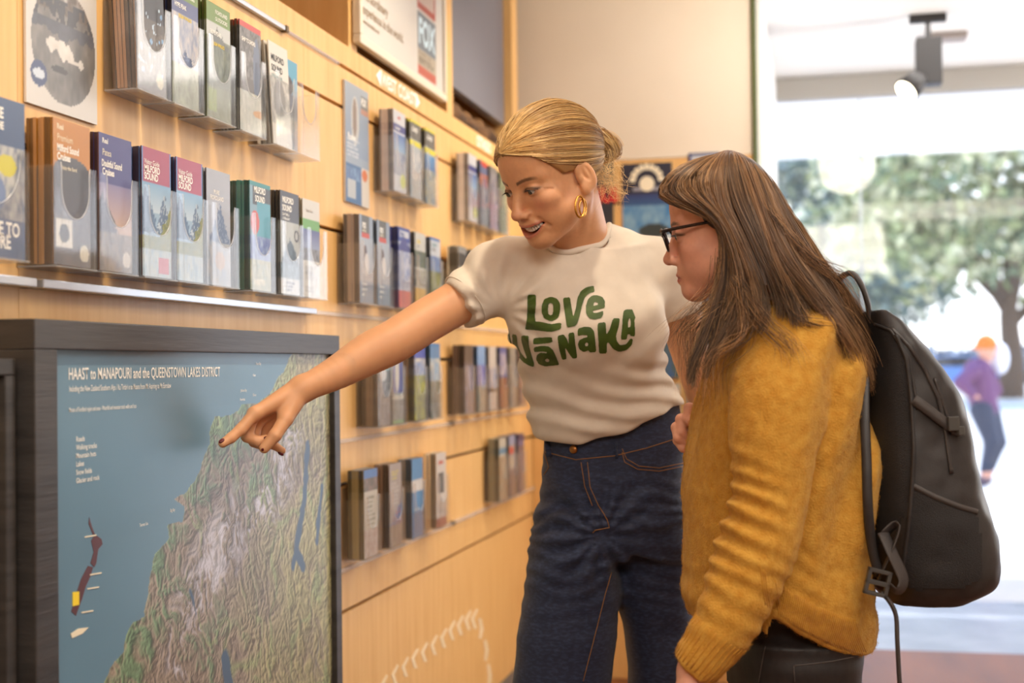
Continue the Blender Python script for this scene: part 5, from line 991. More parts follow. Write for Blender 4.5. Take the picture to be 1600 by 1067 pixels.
def wb(P): u = P@UH; return np.interp(u, [ha@UH, hb@UH], [at(850, 668, 2.58)[2], at(1066, 618, 2.62)[2]])
jn.add(lambda P: np.where(P[:, 2] > .7, P[:, 2]-wb(P), -1), at(950, 700, 2.68), .5, 0, 'i')
crp = at(940, 836, 2.58)
def foldj(P):
    u = P@UH; r = np.linalg.norm(P-crp, axis=1); v = (P-crp); ang = np.arctan2(v[:, 2], v@UH)
    d = -.0045*np.sin(ang*12+vnoise(P*12, 14)*2)*np.exp(-((r-.07)/.06)**2)
    hip = np.exp(-((P[:, 2]-.86)/.13)**2); d = d-.0026*hip*np.sin((P[:, 2]+.16*np.abs(u-crp@UH))*210+vnoise(P*np.array([11, 11, 18]), 15)*5)
    d = d-.0035*vnoise(np.stack([u*10, P[:, 2]*24, P@VH*10], 1), 16)*np.clip((1.0-P[:, 2])*4, 0, 1)
    return d
jn.add(foldj, at(950, 1000, 2.68), .9, 0, 'd')
mjean = mat('dark_denim', (32, 41, 68), .75, noise=((54, 66, 98), (90, 90, 220), .45, .75), bump=.25, bscale=700, sheen=.1)
jo = sdf_obj('jeans', jn, np.array([.28, 2.3, .02]), np.array([1.08, 3.02, 1.14]), .0052, mjean, w1)
bj = bvh_of(jo)
mth = mat('copper_thread', (150, 104, 58), .6); mcop = mat('copper_metal', (176, 120, 66), .3, metal=.9)
def seam(name, pts, r=.0009, m=mth, n=6, off=.0008):
    L = surf_line(bj, pts, off, n)
    if len(L) > 2: g = G(); g.tube(L, r, 5); par(obj(name, g.me(name, m, True)), w1)
for nm, pts in (('fly_stitching', [(918, 722), (922, 760), (935, 790), (948, 810), (952, 824), (930, 828), (926, 832)]), ('fly_stitching', [(908, 722), (914, 760), (926, 790)]), ('waist_stitching', [(852, 706), (900, 718), (960, 712), (1010, 700), (1066, 682)]), ('pocket_stitching', [(972, 706), (976, 722), (996, 733), (1030, 736), (1070, 728)]), ('pocket_stitching', [(972, 701), (979, 717), (998, 728), (1030, 731), (1070, 723)]), ('leg_seam', [(955, 894), (945, 930), (930, 990), (911, 1064)]), ('pocket_stitching', [(848, 700), (852, 712), (858, 730), (850, 742)])): seam(nm, pts)
for pts in ([(962, 690), (964, 714)], [(858, 690), (862, 714)]):
    L = surf_line(bj, pts, .004, 4)
    if len(L) > 2: g = G(); g.tube(L, .0065, 6, flat=.35); par(obj('belt_loop', g.me('belt_loop', mjean, True)), w1)
h, n = hit(bj, 897, 702)
if h is not None: f = Field(); Rb = np.array(Vector(n).to_track_quat('Z', 'Y').to_matrix()); el(f, h+n*.003, (.0085, .0085, .004), .001, 'u', Rb); sdf_obj('button', f, h-.015, h+.015, .0013, mcop, w1)
# shoes
mshoe = mat('white_shoe', (226, 224, 220), .5)
for lx, dd in ((853, 2.66), (1038, 2.74)):
    a = at(lx, 1560, dd); a = np.array([a[0], a[1], .05]); f = Field(); rc(f, a, a-VH*.16-np.array([0, 0, .008]), .046, .040, .02)
    f.add(lambda P: .0-P[:, 2], a, .3, 0, 'i'); sdf_obj('shoe', f, a-np.array([.2, .26, .06]), a+np.array([.2, .16, .08]), .006, mshoe, w1)
# ---- earring
mgold = mat('gold', (226, 170, 84), .25, metal=1)
ec = at(906, 323, 2.42); g = G(); g.tube([ec+UH*math.cos(t)*.0085*1.0+VH*math.cos(t)*.006+np.array([0, 0, 1])*math.sin(t)*.019 for t in np.linspace(0, 2*math.pi, 30)], .0022, 8, cap=False); par(obj('hoop_earring', g.me('hoop_earring', mgold, True)), w1)
g = G(); e2 = ec+UH*.006+VH*.01; g.tube([e2+UH*math.cos(t)*.0065+VH*math.cos(t)*.006+np.array([0, 0, 1])*math.sin(t)*.016 for t in np.linspace(0, 2*math.pi, 30)], .0016, 8, cap=False); par(obj('hoop_earring', g.me('hoop_earring', mgold, True)), w1)
# ---- hair
mh = hairmat('hair')
zf = lambda y: np.interp(y, [-.12, -.07, -.035, -.012, .012, .03, .05, .072, .088, .1], [-.085, -.072, -.034, .012, .004, .008, .032, .059, .069, .071])
zf2 = lambda P: zf(P[..., 1])
CC = np.array([0, -.014, .038]); CRd = np.array([.0810, .1050, .0900])
hfN = head_field(None, smile=1, gaze=.6, eyeopen=.0034, ears=False)
hp = Field(); el(hp, CC, CRd); hp.add(lambda P: hfN(P)-.0012, CC, .14, .012); hp.add(lambda P: (zf2(P)-P[:, 2])*.6, CC, .13, .01, 'i'); 
hp.ops[-1] = (hp.ops[-1][0], hp.ops[-1][1], hp.ops[-1][2], 0, 'i', .1)
V, Q = surface(hp, (-.1, -.13, -.1), (.1, .11, .16), .003); BL = (170, 128, 78)
hc = par(obj('hair', mesh('hair', out1(relax(V, Q, 2)), Q, mh, True, np.ones((len(V), 3))*lin((160, 116, 70)))), w1)
anchor = np.array([0.008, -.113, .004]); N = 3400; paths = []; cols = []; rr = np.random.default_rng(4); adir = (anchor-CC)/CRd; adir /= np.linalg.norm(adir)
e1 = np.cross(adir, [1, 0, 0.]); e1 /= np.linalg.norm(e1); e2 = np.cross(adir, e1); K = 16; PAL = lin([(222, 178, 112), (190, 144, 86), (236, 198, 134), (146, 104, 62), (206, 162, 100), (246, 214, 156)])
for n in range(N):
    a = rr.uniform(0, 2*math.pi); axd = e1*math.cos(a)+e2*math.sin(a); th0 = None
    for th in np.linspace(.45, 3.12, 80):    # walk away from the knot until the hairline is crossed
        dd = adir*math.cos(th)+axd*math.sin(th); p = CC+dd*CRd
        if p[2] < zf2(p)+.001 and th > .8: break
        th0 = th
    if th0 < .7: continue
    if rr.random() < .35: th0 *= rr.uniform(.55, 1)
    lift = rr.uniform(0, .007); wob = rr.normal(size=2)*.06; ph = rr.uniform(0, 6.28); fr = rr.uniform(1, 3)
    cl = int(a*9); cr2 = random.Random(cl); cw = cr2.uniform(-.07, .07); t = np.linspace(0, 1, K); th = th0*(1-t)+.10*t; aa = a+cw*np.sin(t*3)+wob[0]*np.sin(t*fr+ph)*t*(1-t)*2
    D_ = adir*np.cos(th)[:, None]+(e1*np.cos(aa)[:, None]+e2*np.sin(aa)[:, None])*np.sin(th)[:, None]
    p = CC+D_*CRd*(1+(lift/.09)*np.sin(np.clip(t*3, 0, math.pi/2))[:, None]+.014*cr2.random())
    paths.append(out1(p)); cols.append(PAL[rr.integers(len(PAL))]*.72*rr.uniform(.75, 1.1)+PAL[cl % len(PAL)]*.28)
NSTR = len(paths)
for n in range(300):   # fine baby hairs softening the hairline
    p = paths[rr.integers(len(paths))]; q = np.array(p[:6]); j = rr.normal(size=3)*.0025; back = (q[0]-q[1])*rr.uniform(.0, .5); q = q+j; q[0] = q[0]+back; paths.append(np.array([np.array([np.interp(v, np.arange(6), q[:, c]) for c in range(3)]) for v in np.linspace(0, 5, K)])); cols.append(PAL[2]*rr.uniform(.7, 1.1))
# messy knot
bc = anchor+np.array([.004, -.012, .002])
for n in range(620):
    a = rr.uniform(0, 6.28); R0 = rr.uniform(.010, .030); sp = rr.uniform(2.0, 5.5); t = np.linspace(0, 1, K); an = a+t*sp; tilt = rr.normal()*.5; r0 = R0*(1-.2*t)
    x = np.cos(an)*r0; z = np.sin(an)*r0*1.15; y = rr.uniform(-.024, .012)+np.sin(an*1.0+tilt)*.010
    paths.append(out1(bc+np.stack([x, y+np.zeros(K), z+tilt*.004], 1))); cols.append(PAL[rr.integers(len(PAL))]*rr.uniform(.7, 1.05))
nf_ = NSTR; A_ = np.array([(np.array(p)-C1)@R1/S1 for p in paths[:nf_]]); B_ = A_.reshape(-1, 3); off_ = np.repeat(rr.uniform(.0034, .0075, nf_), K)
for _ in range(2):
    d_ = hfN(B_); e_ = .002; g_ = np.stack([hfN(B_+np.eye(3)[i]*e_)-d_ for i in range(3)], 1)/e_; g_ /= np.maximum(np.linalg.norm(g_, axis=1), .4)[:, None]; B_ = B_+g_*np.clip(off_-d_, 0, .02)[:, None]
B_ = B_.reshape(A_.shape); B_[:, 1:-1] = (B_[:, :-2]+2*B_[:, 1:-1]+B_[:, 2:])/4; paths[:nf_] = [out1(b) for b in B_]
o1 = strands('hair_strands', np.array(paths), np.full(len(paths), .00062), np.array(cols), mh, w1, .5, kind='stuff')
# loose wisps at nape and tail ends
paths = []; cols = []
for n in range(190):
    s0 = out1(np.array([rr.uniform(.01, .06), rr.uniform(-.11, -.06), rr.uniform(-.065, .0)])); d = UH*rr.uniform(-.3, 1)+np.array([0, 0, rr.uniform(-1, .1)])+VH*rr.uniform(-.4, .4); L = rr.uniform(.02, .05); cv = rr.normal(size=3)*.014; t = np.linspace(0, 1, K)[:, None]
    paths.append(s0+d*L*t+cv*np.sin(t*4)); cols.append(PAL[5]*rr.uniform(.8, 1.2))
for n in range(34):   # tail tips above the knot sticking out to the right
    s0 = at(925+rr.uniform(-8, 8), 215+rr.uniform(-6, 10), 2.60); e = at(958+rr.uniform(-14, 12), 220+rr.uniform(-12, 30), 2.62); md = (s0+e)/2+np.array([0, 0, rr.uniform(-.006, .008)]); paths.append(smooth_path([s0, md, e], K)); cols.append(PAL[2]*rr.uniform(.8, 1.1))
for n in range(60):   # small loop standing above the crown
    a = rr.uniform(-.006, .006); c = at(878, 166, 2.53); t = np.linspace(-.4, math.pi+.2, K); paths.append(np.array([c+UH*(math.cos(q)*.030)+np.array([0, 0, 1])*(math.sin(q)*(.006+a)-.006)+VH*(a*2+.012*math.cos(q)) for q in t])); cols.append(PAL[rr.integers(3)]*rr.uniform(.6, .9))
strands('loose_hair', np.array(paths), .00036, np.array(cols), mh, w1, .3, kind='stuff')
# ================================================================== WOMAN IN THE MUSTARD JUMPER
S2 = .945; R2 = np.array([[-.02, -.989, -.144], [-.994, .036, -.105], [-.109, -.141, .984]]); u_, s_, v_ = np.linalg.svd(R2); R2 = u_@v_
T2 = 2.15; C2 = at(1138.7, 354.2, T2)
def in2(P): return (P-C2)@R2/S2
def out2(q): return C2+np.asarray(q)@R2.T*S2
w2 = thing('person', 'woman with long brown hair, dark glasses and a fuzzy mustard jumper facing the map', 'person', (float(at(1250, 900, 2.18)[0]), float(at(1250, 900, 2.18)[1]), 0)); bpy.context.view_layer.update()
SK2 = (222, 164, 140)
hf2 = head_field(None, smile=0, gaze=.5, eyeopen=.0040, nose=1.0, back=(-.002, .080))
b2 = Field(); b2.add(lambda P: hf2(in2(P))*S2, C2, .15, .004, reach=.03)
nb2 = at(1205, 500, 2.18); rc(b2, out2((0, -.030, -.050)), nb2, .050, .056, .02); rc(b2, out2((0, .01, -.08)), at(1178, 512, 2.18), .028, .036, .02)
shN, shF = at(1232, 560, 2.03), at(1205, 560, 2.36)
rc(b2, nb2, shN, .05, .05, .04); rc(b2, nb2, shF, .05, .05, .04)
loft(b2, [(540, 1150, 1310, 2.19, .13), (700, 1120, 1310, 2.19, .13), (900, 1120, 1310, 2.19, .13), (1000, 1205, 1315, 2.19, .11)], .03)
elN, wrN = at(1196, 842, 2.00), at(1082, 1046, 1.955)
chain(b2, [shN, at(1222, 690, 2.01), elN, at(1140, 945, 1.975), wrN], [.046, .040, .036, .030, .023], .02, 'u', 3)
hdir = at(1062, 1116, 1.945)-wrN; relaxed_hand(b2, wrN+hdir*.05, hdir, -UH*.35-VH*.95, UH, .93, .45)
elF, wrF = at(1150, 800, 2.40), at(1095, 690, 2.315)
chain(b2, [shF, at(1180, 690, 2.41), elF, wrF], [.046, .040, .036, .024], .02, 'u', 3)
# far hand: a loose fist in front of her, fingers curled towards the viewer's left
fz = Field(); hD = 2.275
def J(px, py, o=0): return at(px, py, hD+o)
fing = [[J(1092, 645, .012), J(1077, 638, -.004), J(1074, 655, -.012), J(1083, 664, -.010)], [J(1092, 660, .010), J(1064, 655, -.004), J(1065, 676, -.012), J(1078, 684, -.010)], [J(1092, 674, .010), J(1057, 668, .000), J(1060, 684, -.010), J(1074, 692, -.008)], [J(1094, 690, .010), J(1060, 688, .004), J(1068, 699, -.006), J(1080, 700, -.006)]]
for q in fing: chain(fz, q, [.0098, .0094, .0088, .0078], .0025)
chain(fz, [J(1100, 672, -.004), J(1090, 664, -.018), J(1080, 658, -.022)], [.0125, .0105, .0086], .004)
rc(fz, J(1100, 688, .01), J(1095, 655, .01), .020, .018, .01); rc(fz, J(1100, 685, .01), wrF, .020, .023, .01)
b2.add(lambda P: fz(P), J(1085, 672), .10, .008, reach=.03)
for (lx, dd) in ((1262, 2.12), (1240, 2.27)):
    chain(b2, [at(lx, 1010, dd), at(lx-10, 1180, dd), at(lx+2, 1330, dd), at(lx+18, 1500, dd)], [.066, .058, .046, .038], .02, 'u', 3)
    a = at(lx+18, 1500, dd); a = np.array([a[0], a[1], .07]); rc(b2, at(lx+18, 1500, dd), a, .038, .036, .02); rc(b2, a, a+np.array([-.15, 0, -.03]), .038, .03, .02)
h20, h21 = C2-np.array([.14, .12, .13]), C2+np.array([.12, .12, .13]); f20, f21 = J(1085, 672)-.075, J(1085, 672)+.075; n20, n21 = wrN-np.array([.10, .09, .19]), wrN+np.array([.07, .09, .04])
B20, B21 = np.array([.75, 1.75, 0]), np.array([1.75, 2.75, 1.62])
parts = [(h20, h21, .0020, None), (f20, f21, .0020, None), (n20, n21, .0024, None), (B20, B21, .0065, lambda c: ~(inbox(c, h20+.006, h21-.006)|inbox(c, f20+.006, f21-.006)|inbox(c, n20+.006, n21-.006)))]
V, Q = body_mesh(b2, parts); par(obj('body', mesh('body', V, Q, msk, True, skin_cols(V, in2, SK2, (176, 90, 84), 0, (70, 46, 34)))), w2)
eyes(w2, out2, R2, S2, (.10, .93, -.30), mat('iris_brown', (60, 40, 26), .1))
L_ = []
for x in (-1, 1):
    for k in range(26):
        a = -1+2*k/25; s = np.array([x*.0315+a*.0122, .0885-.004*a*a, -.0005+.0034*(1-a*a)]); L_.append(np.array([out2(s+np.array([a*.002, .002, -.0004])*t+np.array([0, .0050, -.0006])*t*t) for t in np.linspace(0, 1, 5)]))
strands('eyelashes', np.array(L_), .00035, np.ones((len(L_), 3))*lin((30, 22, 18)), hairmat('hair'), w2)
# ---- glasses (worn: an object of their own)
mgl = mat('dark_acetate', (34, 24, 26), .2); lensm = clear_mat('spectacle_lens', .03, .02)
gl = thing('glasses', 'dark-framed glasses worn by the brown-haired woman', 'glasses', tuple(float(v) for v in out2((0, .1, 0)))); bpy.context.view_layer.update()
g = G()
def rim(x):
    o = []
    for t in np.linspace(0, 2*math.pi, 33):
        c, s = math.cos(t), math.sin(t); px = x*.033+math.copysign(abs(c)**.75, c)*.0255; pz = -.004+math.copysign(abs(s)**.8, s)*(.019); o.append(out2((px, .1105-(abs(px)-.02)*.13*(abs(px) > .02)-(.012-pz)*.16, pz)))
    return o
for x in (-1, 1): g = G(); g.tube(rim(x), .0021, 8, cap=False); par(obj('rim', g.me('rim', mgl, True)), gl)
for x in (-1, 1):
    r_ = rim(x)[:-1]; c = np.mean(r_, 0); nf = np.cross(r_[8]-c, r_[0]-c); nf /= np.linalg.norm(nf); V = [p+nf*.0005 for p in r_]+[p-nf*.0005 for p in r_]; n = len(r_); par(obj('lens', mesh('lens', V, [tuple(range(n)), tuple(range(2*n-1, n-1, -1))]+[(i, (i+1) % n, n+(i+1) % n, n+i) for i in range(n)], lensm)), gl)
g = G(); g.tube([out2(q) for q in ((-.009, .1120, .003), (0, .1135, .005), (.009, .1120, .003))], .0018, 8); par(obj('bridge', g.me('bridge', mgl, True)), gl)
for x in (-1, 1):
    g = G(); g.tube([out2(q) for q in ((x*.058, .108, .011), (x*.066, .1015, .0115), (x*.071, .085, .0125), (x*.0765, .04, .013), (x*.0785, .0, .0125), (x*.077, -.015, .004), (x*.074, -.028, -.012))], [.0024, .0030, .0027, .0025, .0023, .002, .0018], 8, flat=1.0); par(obj('temple', g.me('temple', mgl, True)), gl)
# ---- jumper
sw = Field()
SW = [(478, 1185, 1255, 2.18, .10), (510, 1148, 1300, 2.18, .155), (545, 1122, 1328, 2.18, .185), (580, 1106, 1338, 2.18, .20), (631, 1090, 1346, 2.18, .20), (702, 1074, 1355, 2.18, .195), (797, 1071, 1355, 2.18, .19), (869, 1071, 1349, 2.18, .185), (921, 1064, 1356, 2.18, .19), (950, 1078, 1359, 2.18, .185), (988, 1076, 1358, 2.18, .17), (1015, 1100, 1352, 2.18, .165), (1034, 1120, 1345, 2.18, .16)]
loft(sw, SW, .02, 2.35)
rc(sw, nb2+np.array([0, 0, -.045]), shN, .062, .070, .05); rc(sw, nb2+np.array([0, 0, -.045]), shF, .062, .068, .05)
cuffc = wrN+(elN-wrN)*.02
chain(sw, [at(1234, 545, 2.035), at(1224, 615, 2.005), at(1211, 690, 1.985), at(1204, 760, 1.975), at(1186, 845, 1.965), at(1157, 915, 1.955), at(1127, 985, 1.95), cuffc], [.074, .0765, .066, .058, .0575, .051, .045, .036], .012, 'u', 3)
chain(sw, [shF, at(1180, 690, 2.41), elF, wrF+(elF-wrF)*.22], [.068, .062, .056, .042], .02, 'u', 3)
adn = (wrN-at(1128, 985, 1.95)); adn /= np.linalg.norm(adn)
sw.add(lambda P: np.where(np.linalg.norm(P-cuffc, axis=1) < .085, (P-cuffc)@adn, -1), cuffc, .1, 0, 'i')
# hem curve: low at the back, rising to the side seam, low again in front behind the sleeve
hx = [(1060, 985), (1110, 985), (1150, 960), (1196, 949), (1222, 968), (1248, 987), (1295, 1011), (1333, 1024), (1360, 1030)]
hu = np.array([at(a, b, 2.0)@UH for a, b in hx]); hz = np.array([at(a, b, 2.02)[2] for a, b in hx])
hemf = lambda P: np.interp(P@UH, hu, hz)
notarm = lambda P: np.minimum.reduce([np.linalg.norm(P-q, axis=1) for q in (at(1128, 985, 1.95), cuffc, at(1150, 940, 1.955), at(1108, 1015, 1.95))])
sw.add(lambda P: np.where((P@VH > (at(1150, 980, 2.006)@VH))|(P@UH > at(1205, 980, 2.0)@UH), hemf(P)-P[:, 2], -1), at(1220, 990, 2.15), .35, 0, 'i')
el(sw, at(1188, 478, 2.18), (.062, .075, .04), .006, 's')
elb = at(1235, 850, 1.93)
def foldsw(P):
    u = P@UH; z = P[:, 2]; v = P@VH
    d = -.0016*vnoise(P*60, 21)-.0045*vnoise(np.stack([u*9, z*7, v*9], 1), 22)
    arm = np.clip(1-np.abs(v-(at(1200, 700, 1.95)@VH))/.09, 0, 1)
    # creases crowding into the inner elbow
    w = np.exp(-((z-at(0, 815, 1.97)[2])/.075)**2)*arm*np.clip((at(1232, 800, 1.97)@UH-u)/.05, 0, 1)
    d = d-.0085*w*np.sin((z*1.0+(u-at(1150, 800, 1.97)@UH)*.45)*205+vnoise(P*16, 23)*1.8)
    w = np.exp(-((z-at(0, 945, 1.97)[2])/.06)**2)*arm; d = d-.0030*w*np.sin((z+(u)*.5)*190+vnoise(P*18, 24)*2)
    # drape lines on the side of the body
    s = np.clip((u-at(1240, 700, 2.0)@UH)/.04, 0, 1); q = (u-at(1330, 600, 2.05)@UH)+.42*(z-at(0, 600, 2.05)[2])*-1
    d = d-.0085*s*np.sin(q*62+vnoise(P*6, 25)*1.6)*np.clip((z-.84)/.1, 0, 1)
    f = np.clip((at(1140, 700, 2.05)@UH-u)/.03, 0, 1); d = d-.0055*f*vnoise(np.stack([u*12, z*16, v*8], 1), 26)
    hemb = np.exp(-((z-(hemf(P)+.062))/.014)**2)*(v > at(1150, 980, 2.03)@VH)*(z < 1.0); d = d+.0035*hemb
    return d
sw.add(foldsw, at(1200, 780, 2.18), .65, 0, 'd')
def knit(name, ribs):
    m = mat(name, (204, 154, 62), .95, sheen=.25, noise=((184, 126, 34), (70, 70, 70), .30, .75), bump=.9, bscale=330); m.node_tree.nodes['Principled BSDF'].inputs['Sheen Tint'].default_value = (1, .75, .35, 1)
    return m
mk1 = knit('mustard_knit', 0)
V, Q = surface(sw, np.array([.80, 1.75, .70]), np.array([1.50, 2.60, 1.40]), .0044); V = relax(V, Q, 2)
jmp = par(obj('jumper', mesh('jumper', V, Q, mk1, True)), w2); bsw = bvh_of(jmp)
# ribs of hem and cuff as fine knitted ridges lying on the cloth
mrib = mat('mustard_rib', (200, 146, 46), .95, sheen=.1, noise=((172, 110, 22), (90, 90, 90), .3, .8), bump=.6, bscale=500)
g = G()
for q in np.linspace(1196, 1356, 46):
    y0 = np.interp(q, [a for a, b in hx], [b for a, b in hx]); L = surf_line(bsw, [(q, y0-4), (q-4-(q-1200)*.05, y0-32), (q-8-(q-1200)*.08, y0-62)], -.0002, 4)
    if len(L) > 3: g.tube(L, .00125, 5)
if g.v: par(obj('hem_ribbing', g.me('hem_ribbing', mrib, True)), w2)['kind'] = 'stuff'
g = G()
for k in range(34):
    a = 2*math.pi*k/34; s = np.cross(adn, [0, 0, 1.]); s /= np.linalg.norm(s); t = np.cross(s, adn); L = []
    for l in np.linspace(.002, .066, 6):
        c = cuffc-adn*l; dr = s*math.cos(a)+t*math.sin(a); h = bsw.ray_cast(Vector(c+dr*.12), Vector(-dr)); 
        if h[0] is not None and np.linalg.norm(np.array(h[0])-c) < .06: L.append(np.array(h[0])-dr*.0003)
    if len(L) > 3: g.tube(L, .0014, 5)
if g.v: par(obj('cuff_ribbing', g.me('cuff_ribbing', mrib, True)), w2)['kind'] = 'stuff'
# mohair fuzz standing off the knit
mfz = mat('mohair', (222, 164, 60), .9, attr='Col'); Vn = np.empty(len(V)*3, np.float32); jmp.data.vertices.foreach_get('normal', Vn); Vn = Vn.reshape(-1, 3); rr = np.random.default_rng(9)
vis = np.nonzero((Vn@(-CF) > -.25))[0]; ch = rr.choice(vis, 15000); p0_ = V[ch]; nn_ = Vn[ch]; t1 = rr.normal(size=(len(ch), 3)); t1 -= nn_*(t1*nn_).sum(1)[:, None]; t1 /= np.linalg.norm(t1, axis=1)[:, None]
tt = np.linspace(0, 1, 4)[None, :, None]; L = rr.uniform(.002, .0055, (len(ch), 1, 1)); Pz = p0_[:, None]+nn_[:, None]*L*.55*np.sin(tt*2.4)+t1[:, None]*L*tt*1.1
strands('fuzz', Pz, .00016, lin((216, 156, 52))*rr.uniform(.8, 1.2, (len(ch), 1)), mfz, w2, .5, kind='stuff')
# ---- black jeans
tr = Field()
loft(tr, [(860, 1130, 1330, 2.19, .13), (930, 1130, 1335, 2.19, .145), (990, 1134, 1338, 2.19, .152), (1040, 1138, 1334, 2.19, .15), (1075, 1142, 1328, 2.19, .14)], .02)
for (lx, dd) in ((1258, 2.10), (1236, 2.28)):
    loft(tr, [(1000, lx-96, lx+82, dd, .082), (1067, lx-92, lx+76, dd, .082), (1180, lx-80, lx+60, dd, .072), (1330, lx-56, lx+60, dd, .058), (1500, lx-28, lx+66, dd, .050), (1560, lx-22, lx+64, dd, .05)], .03)
tr.add(lambda P: -.002*vnoise(P*np.array([14, 14, 26]), 31)-.0018*np.sin(P[:, 2]*130+vnoise(P*9, 32)*4)*np.exp(-((P[:, 2]-.80)/.09)**2), at(1250, 1100, 2.19), .9, 0, 'd')
mbj = mat('black_denim', (40, 36, 36), .55, noise=((30, 27, 28), (120, 120, 60), .4, .7), bump=.2, bscale=800)
tro = sdf_obj('trousers', tr, np.array([.85, 1.85, .06]), np.array([1.45, 2.6, 1.0]), .0055, mbj, w2); bt = bvh_of(tro)
mst = mat('grey_stitch', (84, 76, 72), .6)
for pts in ([(1240, 1040), (1262, 1038), (1300, 1033), (1334, 1026)], [(1240, 1040), (1242, 1066)], [(1196, 1010), (1190, 1040), (1186, 1066)]):
    Ls = surf_line(bt, pts, .0006, 6)
    if len(Ls) > 2: g = G(); g.tube(Ls, .0008, 5); par(obj('pocket_seam', g.me('pocket_seam', mst, True)), w2)
for (lx, dd) in ((1262, 2.10), (1240, 2.28)):
    a = at(lx+18, 1500, dd); a = np.array([a[0], a[1], .055]); f = Field(); rc(f, a, a+np.array([-.17, 0, -.012]), .048, .040, .02); f.add(lambda P: .0-P[:, 2], a, .3, 0, 'i'); sdf_obj('shoe', f, a-np.array([.26, .1, .06]), a+np.array([.1, .1, .08]), .006, mat('dark_shoe', (40, 38, 40), .5), w2)
# ---- long hair
rr = np.random.default_rng(12)
gd = [  # guides from the parting down, (px,py,depth)
 [(1118, 241, 2.15), (1090, 247, 2.125), (1052, 266, 2.10), (1027, 297, 2.098), (1038, 314, 2.09), (1074, 326, 2.078), (1112, 340, 2.066), (1127, 372, 2.066), (1126, 430, 2.065), (1114, 490, 2.05), (1098, 545, 2.04), (1086, 585, 2.03), (1092, 620, 2.02)],
 [(1122, 239, 2.15), (1096, 250, 2.115), (1062, 274, 2.09), (1046, 296, 2.082), (1064, 314, 2.074), (1105, 334, 2.062), (1132, 362, 2.054), (1142, 420, 2.052), (1136, 470, 2.04), (1122, 520, 2.03), (1106, 560, 2.02), (1094, 590, 2.01)],
 [(1127, 237, 2.15), (1108, 252, 2.105), (1082, 278, 2.078), (1082, 302, 2.068), (1110, 328, 2.058), (1140, 366, 2.046), (1156, 420, 2.042), (1156, 465, 2.03), (1146, 500, 2.015), (1130, 535, 2.01), (1114, 560, 2.0)],
 [(1133, 235, 2.15), (1124, 252, 2.10), (1116, 284, 2.068), (1124, 320, 2.056), (1148, 362, 2.042), (1168, 415, 2.034), (1176, 455, 2.016), (1176, 490, 1.99), (1160, 520, 1.98)],
 [(1142, 235, 2.15), (1142, 254, 2.10), (1148, 300, 2.062), (1164, 350, 2.042), (1184, 402, 2.030), (1202, 445, 2.01), (1216, 480, 1.985), (1218, 510, 1.965)],
 [(1153, 238, 2.15), (1164, 258, 2.10), (1182, 308, 2.068), (1200, 356, 2.050), (1220, 404, 2.034), (1244, 444, 2.015), (1270, 484, 1.99), (1290, 520, 1.985)],
 [(1164, 243, 2.15), (1184, 266, 2.105), (1202, 308, 2.085), (1218, 350, 2.064), (1238, 396, 2.05), (1266, 440, 2.035), (1300, 488, 2.02), (1330, 536, 2.02), (1348, 590, 2.03)],
 [(1174, 248, 2.15), (1192, 268, 2.12), (1211, 298, 2.108), (1227, 332, 2.10), (1246, 364, 2.095), (1266, 396, 2.09), (1290, 432, 2.085), (1316, 474, 2.08), (1344, 520, 2.085), (1362, 560, 2.09), (1364, 600, 2.10)],
 [(1178, 251, 2.16), (1196, 272, 2.16), (1213, 300, 2.16), (1229, 330, 2.16), (1248, 358, 2.16), (1266, 390, 2.16), (1286, 424, 2.16), (1312, 466, 2.17), (1340, 510, 2.18), (1364, 556, 2.19), (1366, 600, 2.19)],
 [(1174, 250, 2.17), (1192, 272, 2.20), (1208, 302, 2.22), (1222, 336, 2.235), (1244, 376, 2.24), (1262, 420, 2.24), (1290, 470, 2.25), (1310, 520, 2.26), (1330, 560, 2.27)],
 [(1150, 242, 2.17), (1160, 262, 2.22), (1170, 310, 2.25), (1190, 370, 2.255), (1200, 430, 2.26), (1200, 480, 2.27), (1190, 530, 2.29)],
 [(1122, 242, 2.16), (1090, 256, 2.20), (1070, 286, 2.225), (1090, 326, 2.25), (1120, 370, 2.262), (1130, 430, 2.262), (1125, 490, 2.27), (1120, 540, 2.29)]]
K = 22; GD = np.array([smooth_path([at(*q) for q in g_], K) for g_ in gd]); NG = len(GD)
hctr = C2+np.array([-.01, 0, .02])
def guide(u):   # Catmull-Rom between neighbouring guides
    i = int(min(max(math.floor(u), 0), NG-2)); f = u-i; a, b, c, e = GD[max(i-1, 0)], GD[i], GD[i+1], GD[min(i+2, NG-1)]
    return .5*((2*b)+(-a+c)*f+(2*a-5*b+4*c-e)*f*f+(-a+3*b-3*c+e)*f**3)
HB = lin([(104, 76, 52), (138, 102, 70), (78, 56, 40), (164, 124, 86), (118, 86, 58), (62, 46, 34), (190, 148, 104)])
